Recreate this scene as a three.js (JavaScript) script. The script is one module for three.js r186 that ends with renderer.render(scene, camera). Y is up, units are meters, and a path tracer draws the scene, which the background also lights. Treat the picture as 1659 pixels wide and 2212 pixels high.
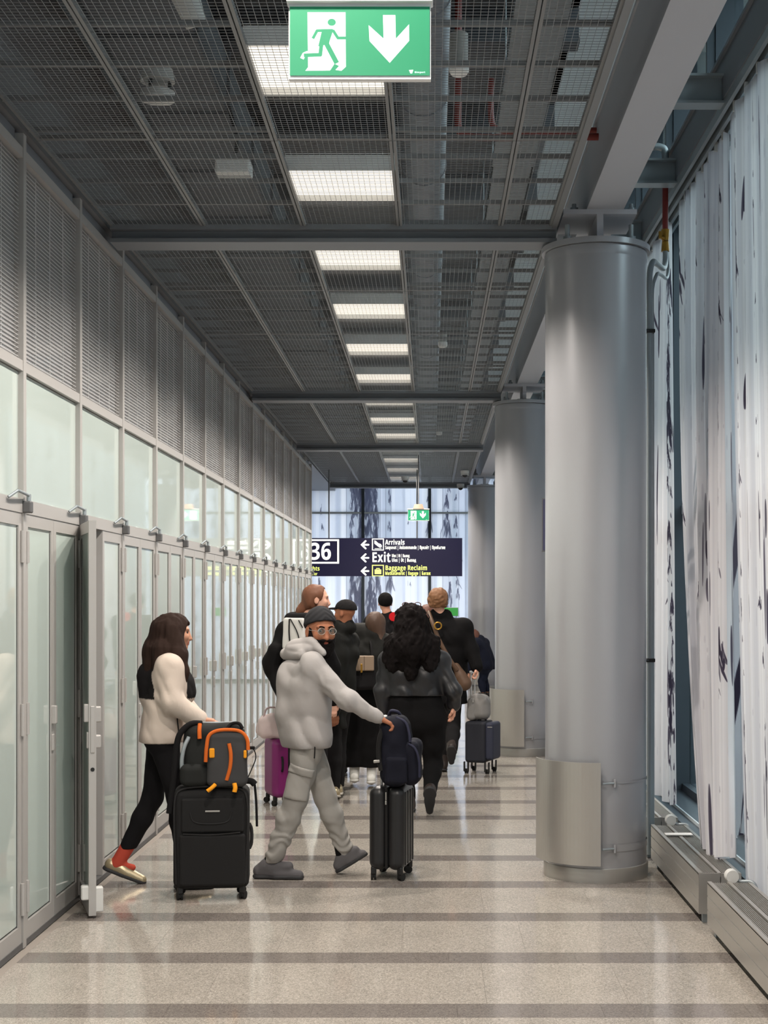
import * as THREE from 'three';
import { RoundedBoxGeometry } from 'three/addons/geometries/RoundedBoxGeometry.js';
import { mergeGeometries, mergeVertices } from 'three/addons/utils/BufferGeometryUtils.js';
import { RectAreaLightUniformsLib } from 'three/addons/lights/RectAreaLightUniformsLib.js';

// ---------------------------------------------------------------- camera, sky, light, exposure
const scene = new THREE.Scene();
const EYE = 1.75, FOCAL = 3100;                       // eye height in metres, focal length in pixels of a 1659 x 2212 frame
const camera = new THREE.PerspectiveCamera(2 * Math.atan(1106 / FOCAL) * 180 / Math.PI, 1659 / 2212, 0.1, 200);
camera.setViewOffset(1659, 2212, -100.5, -191, 1659, 2212);   // shifted lens: uprights stay upright
camera.position.set(0, EYE, 0);
camera.lookAt(0, EYE, -10);
scene.add(camera);
scene.background = new THREE.Color(0.88, 0.94, 1.0);   // even overcast sky
scene.backgroundIntensity = 3.5;
const LAMP_POWER = 12.5, LAMP_COLOR = new THREE.Color(1.0, 0.91, 0.82);
const renderer = new THREE.WebGLRenderer({ antialias: true });
renderer.toneMapping = THREE.LinearToneMapping;
renderer.toneMappingExposure = 1.55;
renderer.shadowMap.enabled = true;
RectAreaLightUniformsLib.init();

// ---------------------------------------------------------------- helpers
let seed = 20240611;
const rnd = () => { seed = (seed * 1664525 + 1013904223) % 4294967296; return seed / 4294967296; };
const rr = (a, b) => a + (b - a) * rnd();
const names = {};
function numbered(n) { const k = names[n] = (names[n] ?? -1) + 1; return k ? n + '_' + String(k).padStart(3, '0') : n; }
function mesh(name, geo, mat, parent) { const m = new THREE.Mesh(geo, mat); m.name = name; if (parent) parent.add(m); return m; }
function group(name, parent) { const g = new THREE.Group(); g.name = name; if (parent) parent.add(g); return g; }
function tag(o, label, category, grp) { o.name = numbered(o.name); o.userData.label = label; if (category) o.userData.category = category; if (grp) o.userData.group = grp; scene.add(o); return o; }
function thing(name, label, category, pos = [0, 0, 0], turn = 0, grp) { const g = new THREE.Group(); g.name = name; g.position.set(...pos); g.rotation.y = turn; return tag(g, label, category, grp); }
function structure(name, label) { const g = new THREE.Group(); g.name = name; g.userData.kind = 'structure'; g.userData.label = label; scene.add(g); return g; }
const box = (w, h, d, x = 0, y = 0, z = 0) => new THREE.BoxGeometry(w, h, d).translate(x, y, z);
const span = (x0, x1, y0, y1, z0, z1) => box(Math.abs(x1 - x0), Math.abs(y1 - y0), Math.abs(z1 - z0), (x0 + x1) / 2, (y0 + y1) / 2, (z0 + z1) / 2);
const rbox = (w, h, d, r, x = 0, y = 0, z = 0, s = 2) => new RoundedBoxGeometry(w, h, d, s, Math.min(r, w / 2.01, h / 2.01, d / 2.01)).translate(x, y, z);
const cyl = (r0, r1, h, x = 0, y = 0, z = 0, n = 24, open = false) => new THREE.CylinderGeometry(r0, r1, h, n, 1, open).translate(x, y, z);
const V = (x, y, z) => new THREE.Vector3(x, y, z);
function tube(pts, r, n = 8, seg = 0, closed = false) {
  const c = new THREE.CatmullRomCurve3(pts.map(p => Array.isArray(p) ? V(...p) : p), closed, 'centripetal');
  return new THREE.TubeGeometry(c, seg || pts.length * 6, r, n, closed);
}
function rod(a, b, r, n = 8) {           // straight round bar between two points
  const d = V(...b).sub(V(...a)), L = d.length();
  const g = new THREE.CylinderGeometry(r, r, L, n);
  g.applyQuaternion(new THREE.Quaternion().setFromUnitVectors(V(0, 1, 0), d.normalize()));
  return g.translate((a[0] + b[0]) / 2, (a[1] + b[1]) / 2, (a[2] + b[2]) / 2);
}
function merge(list) {
  const l = list.map(g => { const q = g.index ? g.toNonIndexed() : g; for (const k of Object.keys(q.attributes)) if (!['position', 'normal', 'uv'].includes(k)) q.deleteAttribute(k); return q; });
  return mergeGeometries(l);
}
const lathe = (pts, n = 48) => new THREE.LatheGeometry(pts.map(p => new THREE.Vector2(...p)), n);
const C = (r, g, b) => new THREE.Color().setRGB(r / 255, g / 255, b / 255, THREE.SRGBColorSpace);
const mat = (c, roughness = 0.6, metalness = 0, extra = {}) => new THREE.MeshStandardMaterial({ color: c, roughness, metalness, ...extra });
const phys = (c, roughness, extra = {}) => new THREE.MeshPhysicalMaterial({ color: c, roughness, ...extra });
function dataTex(n, fn, srgb = true, m = n) {   // fn(x, y) gives [r, g, b] 0..255
  const a = new Uint8Array(n * m * 4);
  for (let y = 0; y < m; y++) for (let x = 0; x < n; x++) { const c = fn(x, y), o = (y * n + x) * 4; a[o] = c[0]; a[o + 1] = c[1]; a[o + 2] = c[2]; a[o + 3] = 255; }
  const t = new THREE.DataTexture(a, n, m); t.wrapS = t.wrapT = THREE.RepeatWrapping; t.magFilter = THREE.LinearFilter; t.minFilter = THREE.LinearMipmapLinearFilter; t.generateMipmaps = true;
  if (srgb) t.colorSpace = THREE.SRGBColorSpace; t.needsUpdate = true; return t;
}
function canvasTex(w, h, draw) {
  const c = document.createElement('canvas'); c.width = w; c.height = h; draw(c.getContext('2d'), w, h);
  const t = new THREE.CanvasTexture(c); t.colorSpace = THREE.SRGBColorSpace; t.wrapS = t.wrapT = THREE.RepeatWrapping; return t;
}
function vnoise(n, cell) {                 // tileable value noise, n x n, returns a sampler
  const k = Math.max(1, Math.round(n / cell)), g = new Float32Array(k * k).map(() => rnd());
  return (x, y) => { const u = x / n * k, v = y / n * k, i = Math.floor(u), j = Math.floor(v); let a = u - i, b = v - j; a = a * a * (3 - 2 * a); b = b * b * (3 - 2 * b);
    const q = (p, r) => g[((r % k + k) % k) * k + ((p % k + k) % k)]; return (q(i, j) * (1 - a) + q(i + 1, j) * a) * (1 - b) + (q(i, j + 1) * (1 - a) + q(i + 1, j + 1) * a) * b; };
}
function boxUV(geo, s = 1, ox = 0, oy = 0) {   // uv in metres from the dominant normal axis
  const p = geo.attributes.position, n = geo.attributes.normal, u = new Float32Array(p.count * 2);
  for (let i = 0; i < p.count; i++) { const ax = Math.abs(n.getX(i)), ay = Math.abs(n.getY(i)), az = Math.abs(n.getZ(i));
    const [a, b] = ay >= ax && ay >= az ? [p.getX(i), p.getZ(i)] : ax >= az ? [p.getZ(i), p.getY(i)] : [p.getX(i), p.getY(i)];
    u[2 * i] = a * s + ox; u[2 * i + 1] = b * s + oy; }
  geo.setAttribute('uv', new THREE.BufferAttribute(u, 2)); return geo;
}

// ---------------------------------------------------------------- materials
const fine = vnoise(1024, 2.6), mid = vnoise(1024, 6), coarse = vnoise(1024, 130);
const terrazzo = (r, g, b, spread) => dataTex(1024, (x, y) => {
  const v = (fine(x, y) - 0.5) * 0.8 + (mid(x, y) - 0.5) * 0.4 + (coarse(x, y) - 0.5) * 0.1, d = fine(x + 131, y + 57) > 0.86 ? -0.5 : 0, k = 1 + spread * (v + d);
  return [r * k, g * k, b * k].map(q => Math.max(0, Math.min(255, q))); });
const MT = {
  tileLight: phys(0xffffff, 0.1, { map: terrazzo(166, 159, 150, 0.42), ior: 1.58 }),
  tileDark: phys(0xffffff, 0.1, { map: terrazzo(124, 117, 112, 0.36), ior: 1.58 }),
  joint: mat(C(146, 138, 130), 0.8),
  frame: mat(C(172, 169, 166), 0.42, 0.2),
  frameDark: mat(C(96, 96, 97), 0.5, 0.3),
  gasket: mat(C(40, 40, 42), 0.7),
  milkGlass: phys(C(184, 195, 190), 0.03, { ior: 2.2 }),
  upperGlass: phys(C(150, 150, 151), 0.1, { ior: 1.5 }),
  wireLight: mat(C(190, 190, 190), 0.5, 0.3),
  wire: mat(C(150, 152, 154), 0.5, 0.4),
  meshFrame: mat(C(128, 129, 130), 0.5, 0.3),
  beam: mat(C(122, 125, 130), 0.55, 0.1),
  girder: mat(C(172, 173, 179), 0.55, 0.05),
  column: mat(C(164, 165, 169), 0.29, 0.35),
  steel: mat(C(182, 179, 174), 0.34, 0.7),
  castWhite: mat(C(205, 205, 202), 0.5),
  concrete: mat(C(120, 121, 124), 0.9),
  duct: mat(C(150, 155, 162), 0.45, 0.5),
  darkSteel: mat(C(96, 100, 106), 0.6, 0.3),
  cable: mat(C(34, 34, 36), 0.6),
  redPipe: mat(C(126, 44, 38), 0.5),
  brass: mat(C(170, 128, 52), 0.35, 0.7),
  galv: mat(C(150, 158, 162), 0.4, 0.3),
  slate: mat(C(60, 68, 76), 0.5, 0.2),
  paleTrim: mat(C(190, 198, 202), 0.5),
  white: mat(C(232, 232, 230), 0.6),
  black: mat(C(18, 18, 19), 0.5),
  rubber: mat(C(14, 14, 14), 0.8),
  glass: phys(C(226, 236, 236), 0.02, { transmission: 1, thickness: 0, ior: 1.5 }),
};
// ---------------------------------------------------------------- the setting
const WX = -2.06, BAY = 1.165, POST0 = 7.24, WALL_END = 24.42;   // left partition: plane, bay, first post in view, end
const RX = 2.2;                                                   // right glazed facade
const CEIL = 4.125;
{ // floor of pale terrazzo tiles crossed by darker bands
  const f = structure('floor', 'polished beige terrazzo floor crossed by darker bands');
  mesh('screed', merge([span(-2.3, 2.6, -0.2, -0.006, -32, 4), span(-2.0, 2.2, -0.05, 0, -0.1, 4), span(-9, -2.3, -0.2, -0.006, -32, -WALL_END + 0.2)]), MT.joint, f);
  const pitch = 0.906, band = 0.207, first = 6.123 - 6 * pitch;
  const cell = (w, d) => [0, 1, 2, 3].map(k => boxUV(box(w - 0.0008, 0.02, d - 0.0008), 1 / 1.25, k * 0.37, k * 0.71));
  const lw = 0.62, light = cell(lw, pitch - band), dark = cell(lw, band), wideL = cell(1.24, pitch - band), wideD = cell(1.24, band);
  for (let k = 0; k < 34; k++) {
    const zc = -(first + k * pitch), zl = zc - pitch / 2;
    
    const w0 = lw * (0.35 + (k * 0.37) % 0.65), w1 = lw * (0.35 + (k * 0.61 + 0.3) % 0.65);     // joints run staggered from row to row
    for (let i = 0; i < 8; i++) {
      const xa = i ? WX + 0.06 + w0 + (i - 1) * lw : WX + 0.06, xb = i ? WX + 0.06 + w1 + (i - 1) * lw : WX + 0.06;
      if (xa < 2.3) { const a = mesh('floor_tile', light[(k * 3 + i * 5) % 4], MT.tileLight, f), w = i ? lw : w0; a.position.set(xa + w / 2, -0.01, zl); a.scale.x = w / lw; }
      if (xb < 2.3) { const b = mesh('dark_floor_tile', dark[(k + i * 3) % 4], MT.tileDark, f), w = i ? lw : w1; b.position.set(xb + w / 2, -0.01, zc); b.scale.x = w / lw; }
    }
    if (zc < -WALL_END) for (let i = 0; i < 5; i++) {
      const x = WX + 0.06 - 0.62 - i * 1.24;
      mesh('floor_tile', wideL[(k + i) % 4], MT.tileLight, f).position.set(x, -0.01, zl);
      mesh('dark_floor_tile', wideD[(k + i) % 4], MT.tileDark, f).position.set(x, -0.01, zc);
    }
  }
}
const bayAt = k => -(POST0 + k * BAY);
const H_DOOR = 2.19, H_RAIL = 2.93, H_TOP = 4.0;
{ // left partition: posts, rails, transom glass, wire screens above
  const w = structure('wall_left', 'grey metal framed glass partition with doors below and wire screens above');
  const post = span(WX - 0.09, WX + 0.014, 0, 4.1, -0.026, 0.026);
  const L = BAY - 0.052, zc = -BAY / 2;
  const rail = span(WX - 0.06, WX + 0.011, -0.026, 0.026, zc - L / 2, zc + L / 2);
  const headRail = span(WX - 0.06, WX + 0.011, -0.035, 0.035, zc - L / 2, zc + L / 2);
  const pane = span(WX - 0.03, WX - 0.014, H_DOOR + 0.07, H_RAIL - 0.03, zc - L / 2, zc + L / 2);
  const back = span(WX - 0.05, WX - 0.035, H_RAIL + 0.03, H_TOP - 0.03, zc - L / 2, zc + L / 2);
  const fascia = span(WX - 0.05, WX - 0.03, H_TOP + 0.025, 4.12, zc - L / 2, zc + L / 2);
  const wires = []; for (let y = H_RAIL + 0.045; y < H_TOP - 0.035; y += 0.0212) wires.push(span(WX - 0.014, WX - 0.01, y, y + 0.0035, zc - L / 2, zc + L / 2));
  for (let i = 1; i < 4; i++) wires.push(span(WX - 0.018, WX - 0.014, H_RAIL + 0.03, H_TOP - 0.03, zc - L / 2 + L * i / 4 - 0.003, zc - L / 2 + L * i / 4 + 0.003));
  const screen = merge(wires);
  for (let k = -2; k <= 15; k++) {
    if (k > 14.9 && -bayAt(k) > WALL_END + 0.5) break;
    mesh('post', post, MT.frame, w).position.z = bayAt(k);
    if (-bayAt(k + 1) > WALL_END + 0.6) break;
    for (const [n, g, m, y] of [['mid_rail', rail, MT.frame, H_RAIL], ['head_rail', headRail, MT.frame, H_DOOR + 0.035], ['top_rail', rail, MT.frame, H_TOP], ['transom_pane', pane, MT.milkGlass, 0], ['screen_pane', back, MT.upperGlass, 0], ['fascia_panel', fascia, MT.beam, 0]])
      mesh(n, g, m, w).position.set(0, y, bayAt(k));
    const s = mesh('wire_screen', screen, MT.wireLight, w); s.position.z = bayAt(k); s.userData.kind = 'stuff';
  }
  mesh('rear_wall', merge([span(WX - 0.3, WX - 0.12, -0.1, 4.4, -WALL_END, 4), span(WX - 0.3, WX, -0.1, 4.4, bayAt(-2) + 0.04, 4), span(WX - 0.3, WX, 4.13, 5.7, -WALL_END, 4)]), MT.concrete, w);
  mesh('sill', span(WX - 0.07, WX + 0.01, 0, 0.03, -WALL_END, bayAt(-2)), MT.frameDark, w);
}
{ // pairs of glazed door leaves in every bay of the partition
  const LW = BAY / 2 - 0.035, T = 0.04, B0 = 0.015, HT = H_DOOR;
  const leafFrame = merge([box(T, HT - B0, 0.05, 0, (HT + B0) / 2, -0.025), box(T, HT - B0, 0.05, 0, (HT + B0) / 2, -LW + 0.025),
    box(T, 0.065, LW - 0.1, 0, HT - 0.0325, -LW / 2), box(T, 0.1, LW - 0.1, 0, B0 + 0.05, -LW / 2)]);
  const gask = merge([box(0.024, HT - 0.2, 0.005, 0, HT / 2 + 0.02, -0.0525), box(0.024, HT - 0.2, 0.005, 0, HT / 2 + 0.02, -LW + 0.0525)]);
  const leafPane = box(0.012, HT - 0.19, LW - 0.11, 0.004, HT / 2 + 0.03, -LW / 2);
  const hinge = merge([cyl(0.011, 0.011, 0.16, 0.028, 0, 0, 10), box(0.012, 0.15, 0.03, 0.02, 0, -0.012)]);
  const lockBody = merge([rbox(0.03, 0.1, 0.032, 0.006, 0.03, 1.13, 0), rbox(0.012, 0.09, 0.034, 0.005, 0.024, 0.98, 0)]);
  const closerBody = rbox(0.045, 0.06, 0.05, 0.008, 0.045, HT + 0.03, 0);
  const closerArm = merge([rod([0.05, HT + 0.055, 0], [0.05, HT + 0.095, 0], 0.012, 8), rod([0.05, HT + 0.09, 0], [0.07, HT + 0.095, 0.26], 0.008, 8), rod([0.07, HT + 0.095, 0.26], [0.035, HT + 0.06, 0.3], 0.008, 8)]);
  const makeLeaf = (parent, hinged, withLock) => {     // hinged +1: hinge at the near side (z = 0), -1: at the far side
    const leaf = mesh('door_leaf', leafFrame, MT.frame, parent);
    mesh('glass_pane', leafPane, MT.milkGlass, leaf);
    mesh('gasket', gask, MT.gasket, leaf);
    for (const y of [0.25, 1.15, 2.02]) mesh('hinge', hinge, MT.frame, leaf).position.set(0, y, hinged > 0 ? -0.01 : -LW + 0.01);
    if (withLock) mesh('lock', lockBody, MT.frame, leaf).position.z = hinged > 0 ? -LW + 0.025 : -0.025;
    return leaf;
  };
  for (let k = -2; k <= 14; k++) {
    const d = structure('door_' + (k + 3), k === 1 ? 'glazed double door in the grey partition, one leaf swung open' : 'glazed double door in the grey partition, closed');
    d.position.set(WX - 0.014, 0, bayAt(k));
    const a = makeLeaf(d, 1, true);
    const b = makeLeaf(d, -1, false);
    b.position.z = -BAY + 0.033 + LW; 
    if (k === 1) { a.position.set(0.035, 0, -0.005); a.rotation.y = -(Math.PI - 0.335);   // swung right round towards the next bay
      mesh('lock_plate', merge([rbox(0.024, 0.26, 0.01, 0.005, 0, 1.04, -LW - 0.001), rbox(0.045, 0.09, 0.035, 0.01, -0.028, 1.12, -LW + 0.04), rbox(0.045, 0.075, 0.035, 0.01, -0.028, 0.97, -LW + 0.04)]), MT.frame, a);
      mesh('key_hole', new THREE.CylinderGeometry(0.011, 0.011, 0.006, 20).rotateX(Math.PI / 2).translate(0, 0.82, -LW - 0.001), MT.black, a);
      mesh('floor_bolt', merge([rbox(0.05, 0.14, 0.05, 0.01, -0.035, 0.1, -LW + 0.03), rbox(0.05, 0.08, 0.05, 0.01, 0.035, 0.14, -LW + 0.03)]), MT.castWhite, a);
    } else a.position.z = -0.033;
    mesh('closer', closerBody, MT.frameDark, d).position.z = -BAY + 0.01;
    mesh('closer_arm', closerArm, MT.galv, d).position.z = -BAY + 0.01;
  }
}
// ---- ceiling of wire mesh panels hung below an open void
const MESHX = [-2.03, -1.437, -0.806, -0.196, 0.443, 0.769];
const BEAMS = [9.2, 16.4, 21.8, 29.0];
{
  const c = structure('ceiling', 'suspended ceiling of grey wire mesh panels under a dark service void');
  const rowLen = 1.8, gridCache = {};
  const makeGrid = (w, l) => { const k = w.toFixed(3) + l; if (gridCache[k]) return gridCache[k]; const g = [];
    for (let x = 0.015; x < w - 0.01; x += 0.0305) g.push(box(0.0019, 0.0019, l, x - w / 2, 0, 0));
    for (let z = 0.015; z < l; z += 0.0305) g.push(box(w, 0.0019, 0.0019, 0, 0.0019, z - l / 2));
    return gridCache[k] = merge(g); };
  const frames = {};
  const makeFrame = (w, l) => frames[w.toFixed(3)] ??= merge([box(0.015, 0.028, l, -w / 2 + 0.0075, 0.008, 0), box(0.015, 0.028, l, w / 2 - 0.0075, 0.008, 0), box(w - 0.03, 0.02, 0.012, 0, 0.01, l / 2 - 0.006), box(w - 0.03, 0.02, 0.012, 0, 0.01, -l / 2 + 0.006)]);
  for (let r = 0; r < 16; r++) {
    const d0 = 9.2 - 4 * 1.8 + r * rowLen, zc = -(d0 + rowLen / 2);
    if (d0 > 28.9) break;
    for (let i = 0; i < 5; i++) {
      const w = MESHX[i + 1] - MESHX[i] - 0.006, l = rowLen - 0.006;
      const p = mesh('mesh_panel', makeFrame(w, l), MT.meshFrame, c); p.position.set((MESHX[i] + MESHX[i + 1]) / 2, CEIL, zc);
      const g = mesh('wire_grid', makeGrid(w - 0.03, l), MT.wire, p); g.userData.kind = 'stuff';
    }
  }
  const bars = [span(-2.06, -0.82, CEIL + 0.025, CEIL + 0.05, -0.01, 0.01), span(-0.18, 0.76, CEIL + 0.025, CEIL + 0.05, -0.01, 0.01)];
  for (let k = 0; k < 63; k++) { const d = 1.5 + k * 0.45; if (d > 29) break; for (const b of bars) mesh('carrier_bar', b, MT.meshFrame, c).position.z = -d; }
  mesh('edge_channel', span(0.765, 0.8, CEIL - 0.02, CEIL + 0.07, -29, -1), MT.meshFrame, c);
  // void above
  mesh('deck', span(-2.4, 0.95, 5.55, 5.8, -31.5, 4), MT.concrete, c);
  const joist = merge([span(-2.2, 0.95, 5.3, 5.33, -0.08, 0.08), span(-2.2, 0.95, 5.33, 5.55, -0.012, 0.012)]);
  for (let d = 2; d < 31; d += 1.8) mesh('joist', joist, MT.darkSteel, c).position.z = -d;
  mesh('roof', span(0.5, 2.6, 6.4, 6.6, -32, 4), MT.white, c);
  mesh('upper_wall', span(0.85, 0.95, 5.55, 6.4, -32, 4), MT.paleTrim, c);
}
{ // ducts and pipes in the void: each its own thing
  const duct = (name, label, x0, x1, y0, y1, z0, z1, m) => { const t = thing(name, label, 'duct', [0, 0, 0]); mesh('casing', span(x0, x1, y0, y1, z0, z1), m, t);
    const fl = []; for (let z = z0; z > z1; z -= 1.2) fl.push(span(x0 - 0.02, x1 + 0.02, y0 - 0.02, y1 + 0.02, z, z - 0.03)); fl.forEach(g => mesh('flange', g, m, t)); return t; };
  duct('air_duct', 'rectangular metal air duct running above the mesh ceiling beside the partition', -1.75, -1.25, 4.75, 5.1, -4, -30, MT.darkSteel);
  const rd = thing('round_duct', 'round spiral metal duct running above the mesh ceiling', 'duct');
  mesh('casing', rod([-0.05, 4.95, -4], [-0.05, 4.95, -30], 0.16, 24), MT.duct, rd);
  for (let z = -4.5; z > -30; z -= 1.5) mesh('band', rod([-0.05, 4.95, z], [-0.05, 4.95, z - 0.03], 0.168, 24), MT.duct, rd);
  const tray = thing('cable_tray', 'cable tray with black cables above the mesh ceiling edge', 'cable tray');
  mesh('tray', merge([span(0.45, 0.75, 4.92, 4.93, -4, -30), span(0.45, 0.46, 4.92, 4.98, -4, -30), span(0.74, 0.75, 4.92, 4.98, -4, -30)]), MT.galv, tray);
  for (const x of [0.51, 0.57, 0.65]) mesh('cable', rod([x, 4.95, -4], [x, 4.95, -30], 0.018, 8), MT.cable, tray);
  for (let z = -5; z > -30; z -= 1.8) { mesh('hanger', rod([0.45, 4.92, z], [0.45, 5.5, z], 0.006, 6), MT.galv, tray); }
  const sp = thing('sprinkler_pipe', 'dark red sprinkler pipe with two bends above the mesh ceiling', 'pipe');
  mesh('pipe', merge([tube([[0.163, 5.5, -8.42], [0.163, 4.7, -8.42], [0.163, 4.53, -8.42], [0.18, 4.48, -8.42], [0.23, 4.47, -8.42], [0.8, 4.47, -8.42], [1.0, 4.47, -8.42]], 0.021, 12, 60)]), MT.redPipe, sp);
  mesh('branch_pipe', tube([[0.36, 4.85, -8.52], [0.36, 4.62, -8.52], [0.375, 4.56, -8.52], [0.43, 4.54, -8.52], [0.8, 4.54, -8.52], [1.0, 4.54, -8.52]], 0.018, 12, 50), MT.redPipe, sp);
}
// cross beams under the ceiling at the column lines
for (const [i, d] of BEAMS.entries()) {
  const b = mesh('cross_beam', merge([span(-2.03, 0.8, 4.02, 4.045, -0.11, 0.11), span(-2.03, 0.8, 4.045, 4.115, -0.06, 0.06), span(-2.03, 0.8, 4.1, 4.13, -0.12, 0.12)]), MT.beam, null);
  b.position.z = -d; b.userData.kind = 'structure'; tag(b, 'grey steel beam across the corridor under the mesh ceiling', null, null);
}
// ---- recessed light panels above the mesh
for (let k = -3; k < 13; k++) {
  const d = 6.5 + k * 1.8, x = -0.5;
  const t = thing('ceiling_light', k < 0 ? 'square light panel above the mesh ceiling towards the plain back wall' : 'square warm white light panel glowing through the wire mesh ceiling', 'ceiling light', [x, CEIL + 0.05, -d], 0, 'row of ceiling lights');
  mesh('housing', merge([box(0.62, 0.01, 0.62, 0, 0.06, 0), ...[-0.305, 0.305].flatMap(q => [box(0.01, 0.09, 0.62, q, 0.015, 0), box(0.6, 0.09, 0.01, 0, 0.015, q)])]), MT.white, t);
  mesh('diffuser', box(0.6, 0.01, 0.6, 0, 0.01, 0), mat(C(250, 244, 230), 0.6, 0, { emissive: new THREE.Color(1.0, 0.93, 0.83), emissiveIntensity: 0.72 }), t);
  const l = new THREE.SpotLight(LAMP_COLOR, LAMP_POWER, 0, 1.24, 0.25, 2); l.position.set(0, -0.075, 0); l.target.position.set(0, -3, 0); l.shadow.radius = 3; t.add(l, l.target);   // louvred panel: light leaves it downwards
}
// ---------------------------------------------------------------- columns, girder, facade
function makeColumn(d, label, detail = true) {
  const t = thing('column', label, 'column', [1.058, 0, -d], 0, 'round steel columns');
  mesh('shaft', lathe([[0.318, 0], [0.322, 0.06], [0.322, 3.9], [0.328, 3.905], [0.328, 3.955], [0.322, 3.965]], 64), MT.column, t);
  mesh('cap_plate', cyl(0.345, 0.345, 0.035, 0, 3.985, 0, 64), MT.column, t);
  mesh('skirting', lathe([[0.333, 0], [0.333, 0.085], [0.322, 0.09]], 64), MT.steel, t);
  mesh('web_plate', merge([box(0.04, 0.16, 0.5, 0, 4.08, 0), box(0.16, 0.02, 0.5, 0, 4.01, 0)]), MT.girder, t);
  mesh('bearing_plate', box(0.46, 0.03, 0.5, 0, 4.175, 0), MT.girder, t);
  for (const [x, z] of [[-0.2, 0.2], [0.2, 0.2], [-0.2, -0.2], [0.2, -0.2]]) mesh('anchor_bolt', merge([cyl(0.016, 0.016, 0.11, x, 4.05, z, 10), cyl(0.03, 0.03, 0.03, x, 4.015, z, 6)]), MT.galv, t);
  // curved guard plate facing the passage
  const r = 0.385, a0 = Math.PI * 1.02, a1 = Math.PI * 1.49, n = 24, P = [], I = [], N = 0.006;
  const ring = (rad, y) => { for (let i = 0; i <= n; i++) { const a = a0 + (a1 - a0) * i / n; P.push(Math.cos(a) * rad, y, -Math.sin(a) * rad); } };
  ring(r, 0.115); ring(r, 0.75); ring(r - N, 0.115); ring(r - N, 0.75);
  const q = (a, b, c2, d2) => I.push(a, b, c2, a, c2, d2), s = n + 1;
  for (let i = 0; i < n; i++) { q(i, i + 1, s + i + 1, s + i); q(2 * s + i + 1, 2 * s + i, 3 * s + i, 3 * s + i + 1); q(s + i, s + i + 1, 3 * s + i + 1, 3 * s + i); q(i + 1, i, 2 * s + i, 2 * s + i + 1); }
  q(0, s, 3 * s, 2 * s); q(n, 2 * s + n, 3 * s + n, s + n);
  const g = new THREE.BufferGeometry(); g.setAttribute('position', new THREE.Float32BufferAttribute(P, 3)); g.setIndex(I);
  const gp = g.toNonIndexed(); gp.computeVertexNormals(); mesh('guard_plate', gp, MT.steel, t);
  for (const [y, h] of [[0.62, 0.012], [0.215, 0.045]]) {
    const st = mesh('strap', new THREE.CylinderGeometry(0.3265, 0.3265, h, 64, 1, true).translate(0, y, 0), MT.column, t);
    mesh('strap_arm', rod([0.0, y, 0.37], [0.075, y, 0.335], 0.008, 8), MT.galv, t);
    mesh('strap_lug', box(0.012, Math.max(h, 0.05), 0.02, 0.08, y, 0.33), MT.column, t);
  }
  return t;
}
makeColumn(9.2, 'thick round grey steel column by the radiators, with a steel guard plate');
makeColumn(16.4, 'round grey steel column standing behind the thick one, its guard plate beside the dark suitcase');
makeColumn(28.2, 'round grey steel column beside the birch print end wall');
{
  const b = mesh('long_girder', merge([span(0.975, 1.205, 4.19, 4.2, -31, 3), span(0.985, 1.195, 4.2, 4.58, -31, 3), span(0.975, 1.205, 4.58, 4.6, -31, 3)]), MT.girder, null);
  b.userData.kind = 'structure'; tag(b, 'long grey box girder running over the round columns', null);
  for (const d of [9.2, 16.4, 28.2]) { const t = thing('splice_bolts', d < 10 ? 'bolts under the girder above the thick column' : d < 20 ? 'bolts under the girder above the second column' : 'bolts under the girder above the farthest column', 'bolts', [1.09, 4.19, -d]);
    for (const [x, z] of [[-0.19, 0.2], [0.17, 0.2], [-0.19, 0.05], [0.17, 0.05]]) mesh('bolt', merge([cyl(0.028, 0.028, 0.02, x, 0.01, z, 6), cyl(0.014, 0.014, 0.05, x, 0.02, z, 8)]), MT.galv, t); }
}
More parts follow.
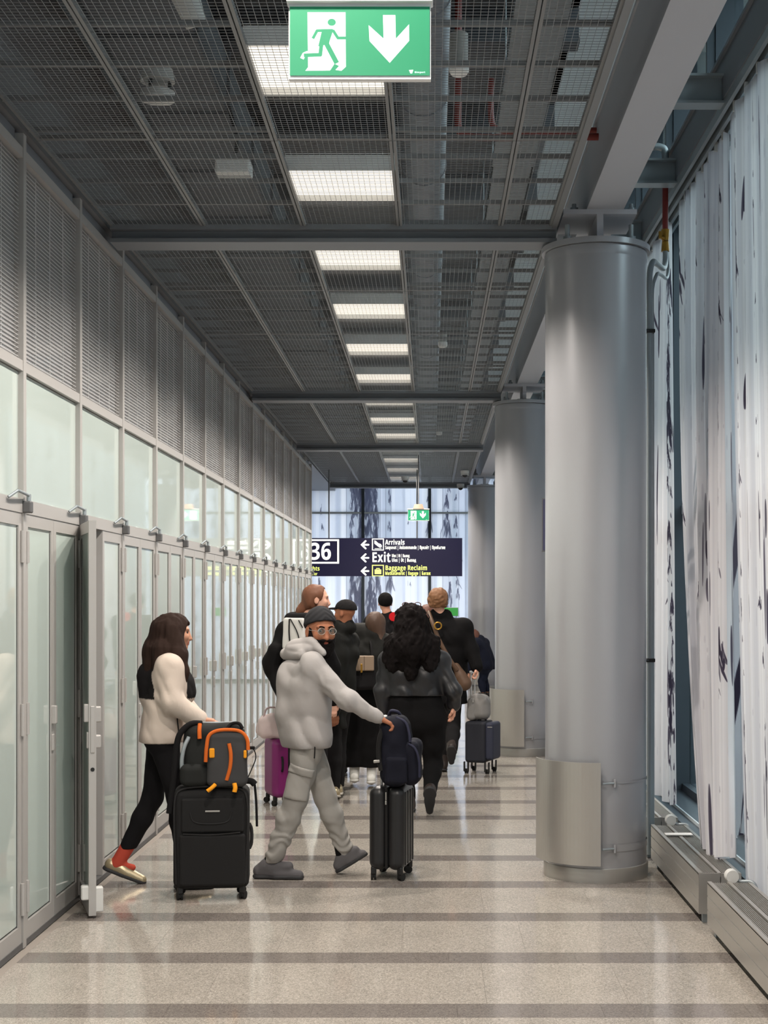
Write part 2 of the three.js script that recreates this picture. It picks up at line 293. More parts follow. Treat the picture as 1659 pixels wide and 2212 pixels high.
{ // right facade: glass between dark posts, stub beams, head beam and curtain track
  const w = structure('wall_right', 'glazed facade with slate grey posts behind the birch curtains');
  const pitch = 1.8, pst = merge([span(RX - 0.14, RX + 0.06, 0, 6.4, -0.04, 0.04), span(RX - 0.2, RX - 0.14, 0, 6.4, -0.025, 0.025)]);
  const hs = [0.16, 2.52, 4.95, 6.36];
  for (let k = 0; k <= 19; k++) {
    const z = 2.2 - k * pitch; mesh('facade_post', pst, MT.slate, w).position.z = z;
    if (k === 19) break;
    for (let j = 0; j < 3; j++) mesh('glass_pane', span(RX - 0.006, RX + 0.006, hs[j] + 0.04, hs[j + 1] - 0.04, z - 0.04, z - pitch + 0.04), MT.glass, w);
    for (const y of hs) mesh('transom', span(RX - 0.07, RX + 0.05, y - 0.04, y + 0.04, z - 0.04, z - pitch + 0.04), y === 2.52 ? MT.paleTrim : MT.slate, w);
  }
  mesh('sill', span(RX - 0.36, RX + 0.3, 0, 0.12, 4, -32), MT.slate, w);
  mesh('inner_sill', span(1.93, RX, 0.12, 0.14, 4, -32), MT.slate, w);
  mesh('sill_edge', span(1.925, 1.935, 0.118, 0.145, 4, -32), MT.paleTrim, w);
  mesh('head_beam', merge([span(1.72, 1.9, 4.7, 4.96, 3, -31), span(1.7, 1.92, 4.94, 4.96, 3, -31)]), MT.beam, w);
  mesh('curtain_track', merge([span(1.725, 1.748, 4.64, 4.7, 3, -31), span(1.768, 1.79, 4.62, 4.7, 3, -31), span(1.81, 1.832, 4.6, 4.7, 3, -31), span(1.86, 1.88, 4.6, 4.7, 3, -31)]), MT.galv, w);
  const stub = merge([span(1.2, 1.73, 4.67, 4.685, -0.06, 0.06), span(1.2, 1.73, 4.685, 4.83, -0.008, 0.008), span(1.2, 1.73, 4.83, 4.845, -0.06, 0.06), span(1.195, 1.205, 4.6, 4.845, -0.06, 0.06)]);
  for (let k = -2; k < 13; k++) mesh('stub_beam', stub, MT.galv, w).position.z = -(8.48 + k * 1.62);
}
{ // closing walls
  const e = structure('wall_back', 'plain wall closing the corridor behind the viewer');
  mesh('panel', merge([span(-2.4, 2.6, -0.1, 6.6, 3.6, 3.8)]), MT.paleTrim, e);
  const s = structure('wall_side', 'pale side wall past the end of the partition');
  mesh('panel', merge([span(-9.2, -9, -0.1, 5.8, -32, -24), span(-9.2, WX - 0.3, -0.1, 5.8, -WALL_END + 0.25, -WALL_END)]), MT.paleTrim, s);
  mesh('bulkhead', span(-2.4, -2.2, 4.35, 5.8, -32, -WALL_END + 0.2), MT.concrete, s);
  const ls = mesh('side_ceiling', span(-9.2, WX, 4.12, 4.35, -32, -WALL_END), MT.beam, s);
}
{ // outside: apron and a dark neighbouring pier building
  const g = mesh('apron', box(120, 0.2, 160, 62.7, -0.3, -20), mat(C(96, 98, 100), 0.95), null); g.userData.kind = 'structure'; tag(g, 'grey airport apron outside the glass', null);
  const p = thing('pier_building', 'dark slate pier building outside the facade glass', 'building', [9, -0.2, -40]);
  mesh('wall', box(6, 6.2, 70, 3, 3.1, 12), mat(C(58, 66, 70), 0.7), p);
  for (let k = 0; k < 14; k++) mesh('window', box(0.06, 1.4, 3.2, 0, 2.2, 44 - k * 4.6), mat(C(84, 100, 104), 0.2), p);
}
// ---------------------------------------------------------------- birch prints
function birchMarks(g, w, h, trunks, color, soft) {      // each mark: a ragged arrowhead of upright strokes, as on birch bark
  for (const [x0, wid, n, size] of trunks) for (let i = 0; i < n; i++) {
    const x = x0 + (rnd() + rnd() - 1) * wid, y = (i + rnd()) / n * h, s = size * (0.3 + rnd() * rnd() * 1.3), lean = (rnd() - 0.5) * 0.5, m = 16 + Math.floor(rnd() * 18);
    g.fillStyle = color;
    for (let j = 0; j < m; j++) {
      const t = rnd(), u = (rnd() - 0.5) * t * 0.8 + lean * t, len = s * (0.25 + 0.5 * rnd()) * (0.5 + t * 0.5);
      g.globalAlpha = soft ? 0.35 + rnd() * 0.4 : 0.6 + rnd() * 0.4;
      g.beginPath(); g.ellipse(x + u * s, y - s + t * s * 1.8, Math.max(1, s * (0.025 + 0.055 * rnd())), len, (rnd() - 0.5) * 0.5 + u * -0.5, 0, 7); g.fill();
    }
    if (rnd() < 0.5) { g.globalAlpha = 0.5; g.fillRect(x + (rnd() - 0.5) * wid * 2, y - s * 2, 1 + rnd() * 1.5, s * (1 + rnd() * 3)); }
  }
  g.globalAlpha = 1;
}
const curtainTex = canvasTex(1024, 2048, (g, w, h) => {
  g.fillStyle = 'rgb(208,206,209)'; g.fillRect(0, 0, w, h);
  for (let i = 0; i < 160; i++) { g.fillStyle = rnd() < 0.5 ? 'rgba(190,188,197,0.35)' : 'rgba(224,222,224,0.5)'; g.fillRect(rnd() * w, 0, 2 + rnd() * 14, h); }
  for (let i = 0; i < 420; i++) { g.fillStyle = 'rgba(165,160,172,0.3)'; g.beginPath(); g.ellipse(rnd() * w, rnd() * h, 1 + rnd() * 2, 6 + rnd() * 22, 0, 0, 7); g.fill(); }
  for (const x of [40, 118, 250, 336, 402, 470, 528, 606, 690, 766, 850, 930, 990]) for (let i = 0; i < 7; i++) { g.fillStyle = 'rgba(52,46,62,' + (0.45 + 0.4 * rnd()) + ')'; g.beginPath(); g.ellipse(x + (rnd() - 0.5) * 14, rnd() * h, 1 + rnd() * 3.5, 20 + rnd() * 110, (rnd() - 0.5) * 0.03, 0, 7); g.fill(); }  // tall streaks along the trunk edges, painting the dark of folds into the print
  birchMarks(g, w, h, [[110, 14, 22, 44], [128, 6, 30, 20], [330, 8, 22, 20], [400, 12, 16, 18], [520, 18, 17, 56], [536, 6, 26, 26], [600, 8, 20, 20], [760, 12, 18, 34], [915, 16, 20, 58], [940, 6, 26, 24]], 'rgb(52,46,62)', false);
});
const endTex = canvasTex(1400, 1024, (g, w, h) => {
  g.fillStyle = 'rgb(232,236,243)'; g.fillRect(0, 0, w, h);
  for (let i = 0; i < 60; i++) { g.fillStyle = rnd() < 0.5 ? 'rgba(205,210,222,0.3)' : 'rgba(246,248,250,0.5)'; g.fillRect(rnd() * w, 0, 6 + rnd() * 40, h); }
  for (const [x, wd] of [[300, 150], [430, 120], [590, 40], [1010, 120], [1180, 130]]) { g.fillStyle = 'rgba(196,202,216,0.35)'; g.fillRect(x, 0, wd, h); g.fillStyle = 'rgba(120,124,140,0.55)'; g.fillRect(x, 0, 3, h); g.fillRect(x + wd, 0, 2, h); }
  birchMarks(g, w, h, [[120, 30, 5, 50], [345, 22, 10, 120], [405, 18, 10, 110], [465, 18, 10, 120], [520, 14, 9, 100], [620, 16, 6, 70], [760, 30, 4, 40], [930, 30, 5, 66], [1050, 22, 9, 86], [1110, 20, 7, 60], [1230, 26, 9, 80], [1330, 40, 6, 40]], 'rgb(128,133,152)', true);
});
{ // end wall: birch print on glass between thin posts, daylight behind it
  const w = structure('wall_end', 'white end wall of glass printed with grey birch trunks');
  const film = new THREE.MeshPhysicalMaterial({ map: endTex, roughness: 1, transmission: 0.4, thickness: 0, specularIntensity: 0.3 });
  const xs = [-9, -6.2, -3.6, -1.46, -0.02, 1.5, 2.4];
  for (let i = 0; i < xs.length - 1; i++) for (const [y0, y1] of [[0.05, 3.62], [3.66, 4.4]]) {
    const g = span(xs[i] + 0.03, xs[i + 1] - 0.03, y0, y1, -31.0, -31.012), p = g.attributes.position, u = g.attributes.uv;
    for (let j = 0; j < p.count; j++) u.setXY(j, (p.getX(j) + 2.7) / 4.1, p.getY(j) / 3.0 + (y0 > 1 ? 0.02 : 0));
    mesh('printed_pane', g, film, w);
  }
  for (const x of xs) mesh('post', span(x - 0.03, x + 0.03, 0, 4.4, -31.06, -30.97), MT.slate, w);
  mesh('transom', span(-9, 2.4, 3.62, 3.66, -31.05, -30.98), MT.paleTrim, w);
  mesh('bulkhead', span(-9, 2.6, 4.4, 6.6, -31.1, -30.95), MT.concrete, w);
  mesh('sill', span(-9, 2.4, 0, 0.05, -31.06, -30.95), MT.slate, w);
}
// ---- curtains with birch print on the right
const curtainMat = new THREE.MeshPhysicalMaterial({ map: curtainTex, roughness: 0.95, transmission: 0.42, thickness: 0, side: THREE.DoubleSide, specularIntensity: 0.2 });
// dTop / dBot: near and far distances of the hanging cloth at the track and at the hem; folds: count, amp: depth of folds
const HOOK = box(0.02, 0.06, 0.02);
function curtain(label, top, bot, folds, amp, hem, uo, gather = 0, x0 = 1.8, xBot = 1.8, bend = 1.6) {
  const nu = folds * 10, nv = 60, P = [], U = [], I = [], yTop = 4.6, ph = rnd() * 6;
  for (let j = 0; j <= nv; j++) for (let i = 0; i <= nu; i++) {
    const u = i / nu, v = j / nv, s = Math.pow(v, bend);
    const near = top[0] + (bot[0] - top[0]) * s, far = top[1] + (bot[1] - top[1]) * s;
    const wob = 0.02 * Math.sin(v * 3 + u * 9 + ph) * v;
    const fold = amp * (Math.sin(u * folds * Math.PI * 2 + ph + 0.6 * Math.sin(v * 2 + ph)) * (0.5 + 0.5 * v) + 0.35 * Math.sin(u * folds * 3.1 * Math.PI + 2 * ph + v));
    const y = yTop + (hem - yTop) * v + gather * v * v * v * (0.12 * Math.sin(u * 7 + 1) - 0.1 * u);
    P.push(x0 + (xBot - x0) * s + fold, y, -(near + (far - near) * u + wob));
    U.push(uo + (u * (top[1] - top[0]) * 1.25) / 2.2, 0.02 + (1 - v) * 0.98);
  }
  for (let j = 0; j < nv; j++) for (let i = 0; i < nu; i++) { const a = j * (nu + 1) + i, b = a + nu + 1; I.push(a, b, a + 1, b, b + 1, a + 1); }
  const g = new THREE.BufferGeometry(); g.setAttribute('position', new THREE.Float32BufferAttribute(P, 3)); g.setAttribute('uv', new THREE.Float32BufferAttribute(U, 2)); g.setIndex(I); g.computeVertexNormals();
  const t = thing('birch_curtain', label, 'curtain', [0, 0, 0], 0, 'birch print curtains along the facade');
  mesh('cloth', g, curtainMat, t);
  for (let i = 0; i < folds; i++) mesh('hook', HOOK, MT.castWhite, t).position.set(x0, 4.61, -(top[0] + (top[1] - top[0]) * (i + 0.5) / folds));
  return t;
}
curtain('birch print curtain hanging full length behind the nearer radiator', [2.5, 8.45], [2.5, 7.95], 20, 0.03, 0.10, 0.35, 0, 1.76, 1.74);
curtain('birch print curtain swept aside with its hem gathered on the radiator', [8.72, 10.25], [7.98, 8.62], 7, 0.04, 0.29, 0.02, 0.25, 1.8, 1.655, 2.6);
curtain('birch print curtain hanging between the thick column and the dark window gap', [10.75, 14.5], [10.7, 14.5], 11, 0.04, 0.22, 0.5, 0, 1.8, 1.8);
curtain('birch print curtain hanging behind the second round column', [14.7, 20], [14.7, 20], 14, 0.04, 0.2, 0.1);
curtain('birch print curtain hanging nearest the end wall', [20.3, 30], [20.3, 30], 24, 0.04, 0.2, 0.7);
const stripeTex = canvasTex(512, 1024, (g, w, h) => { g.fillStyle = 'rgb(226,226,232)'; g.fillRect(0, 0, w, h); for (let i = 0; i < 16; i++) { const x = i * 40 + rnd() * 18; g.fillStyle = 'rgba(52,46,62,' + (0.7 + rnd() * 0.3) + ')'; g.beginPath(); g.moveTo(x, h * rnd() * 0.5); for (let j = 0; j <= 6; j++) g.lineTo(x + j * 16 + rnd() * 8, h * (0.5 + j / 12)); for (let j = 6; j >= 0; j--) g.lineTo(x + 12 + j * 15 + rnd() * 8, h * (0.5 + j / 12)); g.closePath(); g.fill(); } });
curtain('striped birch print curtain hanging behind the swept aside curtain', [8.6, 9.6], [8.6, 9.6], 5, 0.03, 0.3, 0.22, 0.4, 1.9, 1.9).children[0].material = new THREE.MeshPhysicalMaterial({ map: stripeTex, roughness: 0.95, transmission: 0.42, thickness: 0, side: THREE.DoubleSide, specularIntensity: 0.2 });
// ---- low convector radiators along the facade
function radiator(d0, d1, label) {
  const L = d1 - d0, t = thing('radiator', label, 'radiator', [1.565, 0, -(d0 + d1) / 2], 0, 'low radiators along the facade');
  const W = 0.23, y0 = 0.055, y1 = 0.275;
  const gr = 0.006, hh = (y1 - y0) / 3;
  for (let i = 0; i < 3; i++) mesh('front_panel', span(-W / 2, -W / 2 + 0.02, y0 + i * hh + (i ? gr / 2 : 0), y0 + (i + 1) * hh - gr / 2, -L / 2, L / 2), MT.steel, t);
  for (let i = 1; i < 3; i++) mesh('bead', span(-W / 2 + 0.004, -W / 2 + 0.014, y0 + i * hh - gr / 2, y0 + i * hh + gr / 2, -L / 2, L / 2), MT.castWhite, t);
  mesh('body', merge([span(-W / 2 + 0.012, W / 2 - 0.01, y0 + 0.005, y1 - 0.03, -L / 2 + 0.004, L / 2 - 0.004)]), MT.frameDark, t);
  mesh('rear_panel', span(W / 2 - 0.02, W / 2, y0, y1, -L / 2, L / 2), MT.steel, t);
  mesh('top_rail', span(-0.012, 0.008, y1 - 0.02, y1 + 0.002, -L / 2, L / 2), MT.steel, t);
  mesh('edge_rail', span(-W / 2, -W / 2 + 0.022, y1 - 0.008, y1 + 0.003, -L / 2, L / 2), MT.steel, t);
  const fins = []; for (let x = -W / 2 + 0.03; x < W / 2 - 0.025; x += 0.0095) if (x < -0.02 || x > 0.014) fins.push(span(x, x + 0.003, y1 - 0.028, y1 - 0.002, -L / 2 + 0.01, L / 2 - 0.01));
  const f = mesh('grille_fins', merge(fins), MT.steel, t); f.userData.kind = 'stuff';
  mesh('end_plate', merge([span(-W / 2, 0.0, y0, y1, L / 2 - 0.004, L / 2 + 0.004), span(0.006, 0.02, y0, y1, L / 2 - 0.004, L / 2 + 0.004), span(0.02, W / 2, y0 + 0.03, y1, L / 2 - 0.004, L / 2 + 0.004)]), MT.steel, t);
  for (const s of [-1, 1]) mesh('foot', span(-W / 2 + 0.03, -W / 2 + 0.07, 0, y0 + 0.02, s * (L / 2 - 0.06) - 0.02, s * (L / 2 - 0.06) + 0.02), MT.galv, t);
  mesh('plug', merge([cyl(0.022, 0.022, 0.02, 0, 0, 0, 16).rotateX(Math.PI / 2).translate(0.06, y1 - 0.035, L / 2 + 0.01), cyl(0.012, 0.012, 0.03, 0, 0, 0, 12).rotateX(Math.PI / 2).translate(0.06, y1 - 0.035, L / 2 + 0.015)]), MT.castWhite, t);
  const k = mesh('valve_knob', new THREE.CylinderGeometry(0.033, 0.036, 0.05, 24).rotateX(Math.PI / 2).translate(0.02, y1 + 0.025, -L / 2 - 0.03), MT.castWhite, t);
  mesh('valve_pipe', tube([[0.02, y1 + 0.02, -L / 2 - 0.02], [0.06, y1, -L / 2 - 0.02], [0.12, y1, -L / 2 + 0.02], [0.14, y1 - 0.04, -L / 2 + 0.03]], 0.01, 8), MT.galv, t);
  return t;
}
radiator(3.4, 7.52, 'long low metal radiator under the full length birch curtain');
radiator(7.76, 9.44, 'short low metal radiator beside the thick round column');
radiator(9.75, 12.6, 'low metal radiator hidden behind the thick round column');
radiator(12.85, 15.7, 'low metal radiator between the first and second columns');
{ const t = thing('paper_slip', 'white paper slip lying on the short radiator', 'paper', [1.555, 0.285, -9.0]);
  mesh('sheet', rbox(0.17, 0.008, 0.06, 0.003), MT.white, t); }
// ---- pipe down the side of the column
{ const t = thing('drop_pipe', 'grey pipe with a brass valve running down beside the thick column', 'pipe');
  const PZ = -10.22, PX = 1.672;
  mesh('red_riser', rod([PX, 4.88, PZ], [PX, 4.37, PZ], 0.021, 12), MT.redPipe, t);
  mesh('elbow', tube([[PX - 0.1, 4.98, PZ], [PX - 0.045, 4.98, PZ], [PX - 0.01, 4.965, PZ], [PX, 4.93, PZ], [PX, 4.86, PZ]], 0.026, 12), MT.galv, t);
  mesh('feed', rod([1.2, 4.98, PZ], [PX - 0.09, 4.98, PZ], 0.023, 12), MT.redPipe, t);
  mesh('valve', merge([cyl(0.03, 0.024, 0.08, PX, 4.35, PZ, 12), cyl(0.024, 0.03, 0.07, PX, 4.27, PZ, 12), rod([PX, 4.32, PZ], [PX - 0.04, 4.33, PZ + 0.04], 0.014, 8), box(0.02, 0.05, 0.02, PX - 0.045, 4.34, PZ + 0.05)]), MT.brass, t);
  mesh('conduit', tube([[PX, 4.26, PZ], [PX - 0.005, 4.16, PZ + 0.03], [PX - 0.03, 4.09, PZ + 0.12], [PX - 0.12, 4.05, PZ + 0.4], [1.49, 4.02, -9.64], [1.468, 3.95, -9.6], [1.466, 3.6, -9.6], [1.466, 2, -9.6], [1.466, 0.3, -9.6], [1.466, 0.05, -9.6]], 0.02, 12, 110), MT.galv, t);
  mesh('second_conduit', tube([[PX + 0.02, 4.26, PZ - 0.04], [PX + 0.02, 4.1, PZ], [PX - 0.01, 4.02, PZ + 0.12], [PX - 0.1, 3.98, PZ + 0.4], [1.52, 3.94, -9.66], [1.494, 3.86, -9.64], [1.492, 3.5, -9.64], [1.492, 2, -9.64], [1.492, 0.3, -9.64], [1.492, 0.05, -9.64]], 0.012, 10, 110), MT.galv, t);
  for (const y of [3.55, 1.35]) mesh('clamp', merge([rbox(0.06, 0.025, 0.055, 0.006, 1.47, y, -9.6), rod([1.37, y, -9.45], [1.47, y, -9.6], 0.006, 6)]), MT.cable, t);
}
// ---- signs
const GREEN = 'rgb(14,128,88)';
const exitTex = canvasTex(1024, 520, (g, w, h) => {
  g.fillStyle = GREEN; g.fillRect(0, 0, w, h);
  const X = x => (x - 108) / (1350 - 108) * w, Y = y => (y - 75) / (690 - 75) * h, poly = (pts) => { g.beginPath(); pts.forEach(([x, y], i) => i ? g.lineTo(X(x), Y(y)) : g.moveTo(X(x), Y(y))); g.closePath(); g.fill(); };
  const line = (pts, wd, c) => { g.strokeStyle = c; g.lineWidth = wd * w / 1242; g.lineJoin = 'round'; g.lineCap = 'butt'; g.beginPath(); pts.forEach(([x, y], i) => i ? g.lineTo(X(x), Y(y)) : g.moveTo(X(x), Y(y))); g.stroke(); };
  g.fillStyle = 'rgb(240,240,240)';
  poly([[264, 125], [602, 125], [606, 612], [566, 648], [512, 640], [545, 605], [505, 585], [465, 645], [245, 648], [270, 615]]);
  line([[215, 540], [235, 500], [270, 485]], 34, 'rgb(240,240,240)');
  poly([[935, 150], [1045, 150], [1050, 360], [1167, 232], [1168, 380], [995, 577], [815, 382], [808, 240], [940, 360]]);
  g.fillStyle = GREEN; g.beginPath(); g.ellipse(X(480), Y(215), 30, 27, 0, 0, 7); g.fill();
  poly([[395, 280], [495, 280], [462, 380], [455, 410], [360, 430]]);
  line([[490, 285], [535, 355], [606, 355]], 26, GREEN); line([[490, 287], [350, 290], [312, 360]], 26, GREEN);
  line([[390, 400], [378, 505], [232, 510]], 34, GREEN); line([[425, 390], [525, 580]], 44, GREEN);
  g.fillStyle = 'rgb(190,230,214)'; poly([[1165, 640], [1205, 638], [1195, 672], [1178, 672]]); g.font = 'bold 20px sans-serif'; g.fillText('Bimport', X(1215), Y(668));
});
const exitMat = mat(0xffffff, 0.5, 0, { map: exitTex, emissive: 0xffffff, emissiveMap: exitTex, emissiveIntensity: 0.1 });
function exitSign(x, y, d, label, hang, flip = false) {      // x, y: lower left corner
  const W = 0.347, H = 0.172, t = thing('exit_sign', label, 'exit sign', [x + W / 2, y, -d]);
  mesh('body', merge([box(W, H + 0.012, 0.02, 0, H / 2, -0.012)]), MT.white, t);
  mesh('sign_face', new THREE.PlaneGeometry(W - 0.006, H - 0.004).translate(0, H / 2, 0.0005), exitMat, t);
  mesh('top_rail', rbox(W + 0.01, 0.012, 0.04, 0.003, 0, H + 0.012, -0.008), MT.white, t);
  if (hang) { mesh('bracket', merge([new THREE.CylinderGeometry(0.09, 0.125, 0.075, 4, 1).rotateY(Math.PI / 4).scale(1, 1, 0.35).translate(0, H + 0.055, -0.01)]), mat(C(160, 128, 108), 0.6), t); mesh('stem', rod([0, H + 0.09, -0.01], [0, CEIL - y, -0.01], 0.008, 8), MT.frameDark, t); }
  else mesh('stem', merge([rod([-0.1, H + 0.01, -0.01], [-0.1, CEIL - y, -0.01], 0.006, 8), rod([0.1, H + 0.01, -0.01], [0.1, CEIL - y, -0.01], 0.006, 8)]), MT.frameDark, t);
  const l = new THREE.RectAreaLight(new THREE.Color(0.5, 1, 0.75), 0.5, W, H); l.position.set(0, H / 2, 0.01); l.rotation.y = Math.PI; t.add(l);
  return t;
}
exitSign((623.5 - 930) / FOCAL * 3.5, 3.028, 3.5, 'large green exit sign with running figure and down arrow hung nearest the first light panel', false);
exitSign((881 - 930) / FOCAL * 23.4, 3.055, 23.4, 'small distant green exit sign hung on a stem above the blue direction sign', true);
{ const t = thing('wall_exit_sign', 'small green sign low on the end wall beside the man in black coat', 'exit sign', [0.44, 1.42, -30.9]);
  mesh('sign_face', box(0.3, 0.17, 0.02, 0, 0.085, 0), mat(C(60, 150, 70), 0.5, 0, { emissive: C(60, 150, 70), emissiveIntensity: 0.3 }), t);
  mesh('frame', box(0.32, 0.19, 0.01, 0, 0.085, -0.012), MT.white, t); }
const dirTex = canvasTex(2048, 512, (g, w, h) => {
  g.fillStyle = 'rgb(13,11,38)'; g.fillRect(0, 0, w, h);
  const S = h / 330, ox = w - 1370 * S;                         // numbers below: 330 units tall, 1370 wide, right edge of the board at 1370
  const T = (s, x, y, size, c, wide) => { g.fillStyle = c; g.font = 'bold ' + Math.round(size * S) + 'px sans-serif'; g.fillText(s, ox + x * S, y * S, wide * S); };
  const WH = 'rgb(250,252,240)', YE = 'rgb(232,244,120)';
  const frame = (x, y, a, b, c, lw) => { g.strokeStyle = c; g.lineWidth = lw * S; g.strokeRect(ox + x * S, y * S, a * S, b * S); };
  const arrow = (x, y, c) => { g.strokeStyle = c; g.lineWidth = 15 * S; g.lineCap = 'round'; g.beginPath(); g.moveTo(ox + (x + 62) * S, y * S); g.lineTo(ox + (x + 6) * S, y * S); g.moveTo(ox + (x + 38) * S, (y - 32) * S); g.lineTo(ox + (x + 6) * S, y * S); g.lineTo(ox + (x + 38) * S, (y + 32) * S); g.stroke(); };
  frame(-190, 18, 515, 196, WH, 15); T('22', -160, 188, 205, WH, 175); T('-', 24, 180, 200, WH, 60); T('36', 84, 188, 205, WH, 185);
  T('Transfer flights', -130, 282, 50, YE, 300); T('Jatkolennot | Transfer', -130, 322, 36, YE, 280);
  arrow(518, 58, WH); arrow(518, 172, WH); arrow(518, 286, WH);
  frame(614, 8, 92, 96, WH, 8); frame(614, 236, 92, 92, YE, 8);
  g.fillStyle = WH; g.beginPath(); [[630, 20], [644, 26], [662, 44], [684, 52], [692, 66], [690, 80], [676, 84], [652, 66], [630, 48]].forEach(([x, y], i) => i ? g.lineTo(ox + x * S, y * S) : g.moveTo(ox + x * S, y * S)); g.fill(); g.fillRect(ox + 632 * S, 90 * S, 58 * S, 5 * S);
  g.fillStyle = YE; g.fillRect(ox + 632 * S, 272 * S, 56 * S, 40 * S); g.fillRect(ox + 648 * S, 260 * S, 24 * S, 6 * S); g.fillRect(ox + 646 * S, 260 * S, 5 * S, 14 * S); g.fillRect(ox + 669 * S, 260 * S, 5 * S, 14 * S);
  T('Arrivals', 720, 58, 60, WH, 166); T('Saapuvat | Ankommande | Прилёт | Прибытие', 720, 96, 42, WH, 508);
  T('Exit', 606, 208, 118, WH, 162); T('Ulos | Ut | Выход', 776, 166, 38, WH, 150); T('Ulos | Ut | Выход', 776, 206, 42, WH, 205);
  T('Baggage Reclaim', 720, 278, 58, YE, 356); T('Matkatavarat | Bagage | Багаж', 720, 320, 42, YE, 384);
});
{ const W = 2.84, H = 0.69, t = thing('direction_sign', 'long dark blue direction sign with Arrivals, Exit and Baggage Reclaim lines', 'sign', [0.575 - W / 2, 2.19, -26]);
  mesh('cabinet', box(W, H, 0.14, 0, H / 2, -0.075), mat(C(30, 30, 60), 0.5), t);
  mesh('sign_face', new THREE.PlaneGeometry(W, H).translate(0, H / 2, 0.002), mat(0xffffff, 0.4, 0, { map: dirTex, emissive: 0xffffff, emissiveMap: dirTex, emissiveIntensity: 0.62 }), t);
  for (const x of [-1.0, 0.6]) mesh('hanger', rod([x, H, -0.07], [x, CEIL - 2.19, -0.07], 0.012, 8), MT.frameDark, t);
  const l = new THREE.RectAreaLight(new THREE.Color(0.85, 0.9, 0.8), 0.25, W, H); l.position.set(0, H / 2, 0.02); l.rotation.y = Math.PI; t.add(l);
}
const gateTex = canvasTex(512, 512, (g, w, h) => { g.fillStyle = 'rgb(40,40,60)'; g.fillRect(0, 0, w, h); g.fillStyle = 'rgb(250,250,240)'; g.font = 'bold 250px sans-serif'; g.fillText('36', 90, 240); g.fillRect(40, 280, 430, 12); g.fillStyle = 'rgb(220,240,100)'; g.font = 'bold 90px sans-serif'; g.fillText('Exit', 120, 440); });
{ const t = thing('gate_sign', 'narrow lit gate sign seen edge on between the two nearer columns', 'sign', [0.958, 2.2, -12.35], -0.12);
  mesh('cabinet', box(0.5, 0.46, 0.06, 0.25, 0.2, -0.035), MT.frameDark, t);
  mesh('sign_face', new THREE.PlaneGeometry(0.48, 0.44).translate(0.25, 0.2, 0.001), mat(0xffffff, 0.4, 0, { map: gateTex, emissive: 0xffffff, emissiveMap: gateTex, emissiveIntensity: 0.6 }), t);
  mesh('hanger', rod([0.3, 0.43, -0.03], [0.3, CEIL + 0.2 - 2.2, -0.03], 0.01, 8), MT.frameDark, t); }
// ---- small devices at the ceiling
{ const cam = (x, y, d, label) => { const t = thing('dome_camera', label, 'camera', [x, y, -d]); mesh('mount', merge([cyl(0.075, 0.075, 0.05, 0, 0.05, 0, 24), cyl(0.06, 0.075, 0.03, 0, 0.01, 0, 24)]), MT.castWhite, t); mesh('dome', new THREE.SphereGeometry(0.05, 20, 10, 0, 7, Math.PI / 2, Math.PI / 2), MT.black, t); };
  cam(0.62, CEIL - 0.1, 26.0, 'white dome camera hung at the right edge of the far ceiling');
  cam(0.6, CEIL - 0.12, 28.7, 'white dome camera beside the top of the farthest column');
  cam(-0.48, CEIL - 0.1, 27.2, 'white dome camera below the farthest light panels');
  const sens = (x, d, label, h = 0.1, r = 0.045) => { const t = thing('ceiling_sensor', label, 'sensor', [x, CEIL + 0.02, -d]); mesh('stem', cyl(r * 0.92, r * 0.92, h, 0, h / 2 + 0.03, 0, 24), mat(C(150, 150, 146), 0.6), t); mesh('cap', lathe([[0, 0], [r * 0.8, 0.004], [r, 0.02], [r, 0.05]], 24), MT.white, t); };
  sens(0.13, 6.55, 'white cylindrical sensor above the mesh beside the large exit sign', 0.16, 0.045);
  sens(0.115, 13.6, 'small white sensor at the mesh ceiling beside the middle lights');
  sens(0.125, 20.8, 'small white sensor at the mesh ceiling beside the far lights');
  const dt = thing('smoke_detector', 'grey smoke detector unit seen through the mesh near the partition', 'detector', [-1.35, CEIL + 0.12, -7.1]);
  mesh('base', cyl(0.075, 0.085, 0.06, 0, 0.1, 0, 24), MT.castWhite, dt); mesh('ring', cyl(0.085, 0.085, 0.04, 0, 0, 0, 24), MT.castWhite, dt); for (const a of [0, 2, 4]) mesh('pillar', cyl(0.01, 0.01, 0.08, 0.06 * Math.cos(a), 0.05, 0.06 * Math.sin(a), 6), MT.cable, dt);
  const bx2 = thing('control_box', 'white control box seen through the mesh left of the second light', 'box', [-1.13, CEIL + 0.06, -8.25]);
  mesh('case', rbox(0.2, 0.09, 0.16, 0.015, 0, 0.045, 0), MT.white, bx2); mesh('conduit', tube([[0, 0.09, 0], [0.02, 0.2, 0.02], [-0.03, 0.4, 0]], 0.012, 8), MT.cable, bx2);
  const sp = thing('loudspeaker', 'pale conical loudspeaker above the mesh near the first light', 'speaker', [-1.05, CEIL + 0.22, -6.05]);
  mesh('horn', new THREE.CylinderGeometry(0.09, 0.045, 0.34, 24).rotateZ(0.3).rotateX(0.5), MT.castWhite, sp); mesh('bracket', rod([0, 0.1, 0], [0, 0.9, 0], 0.01, 6), MT.cable, sp);
}
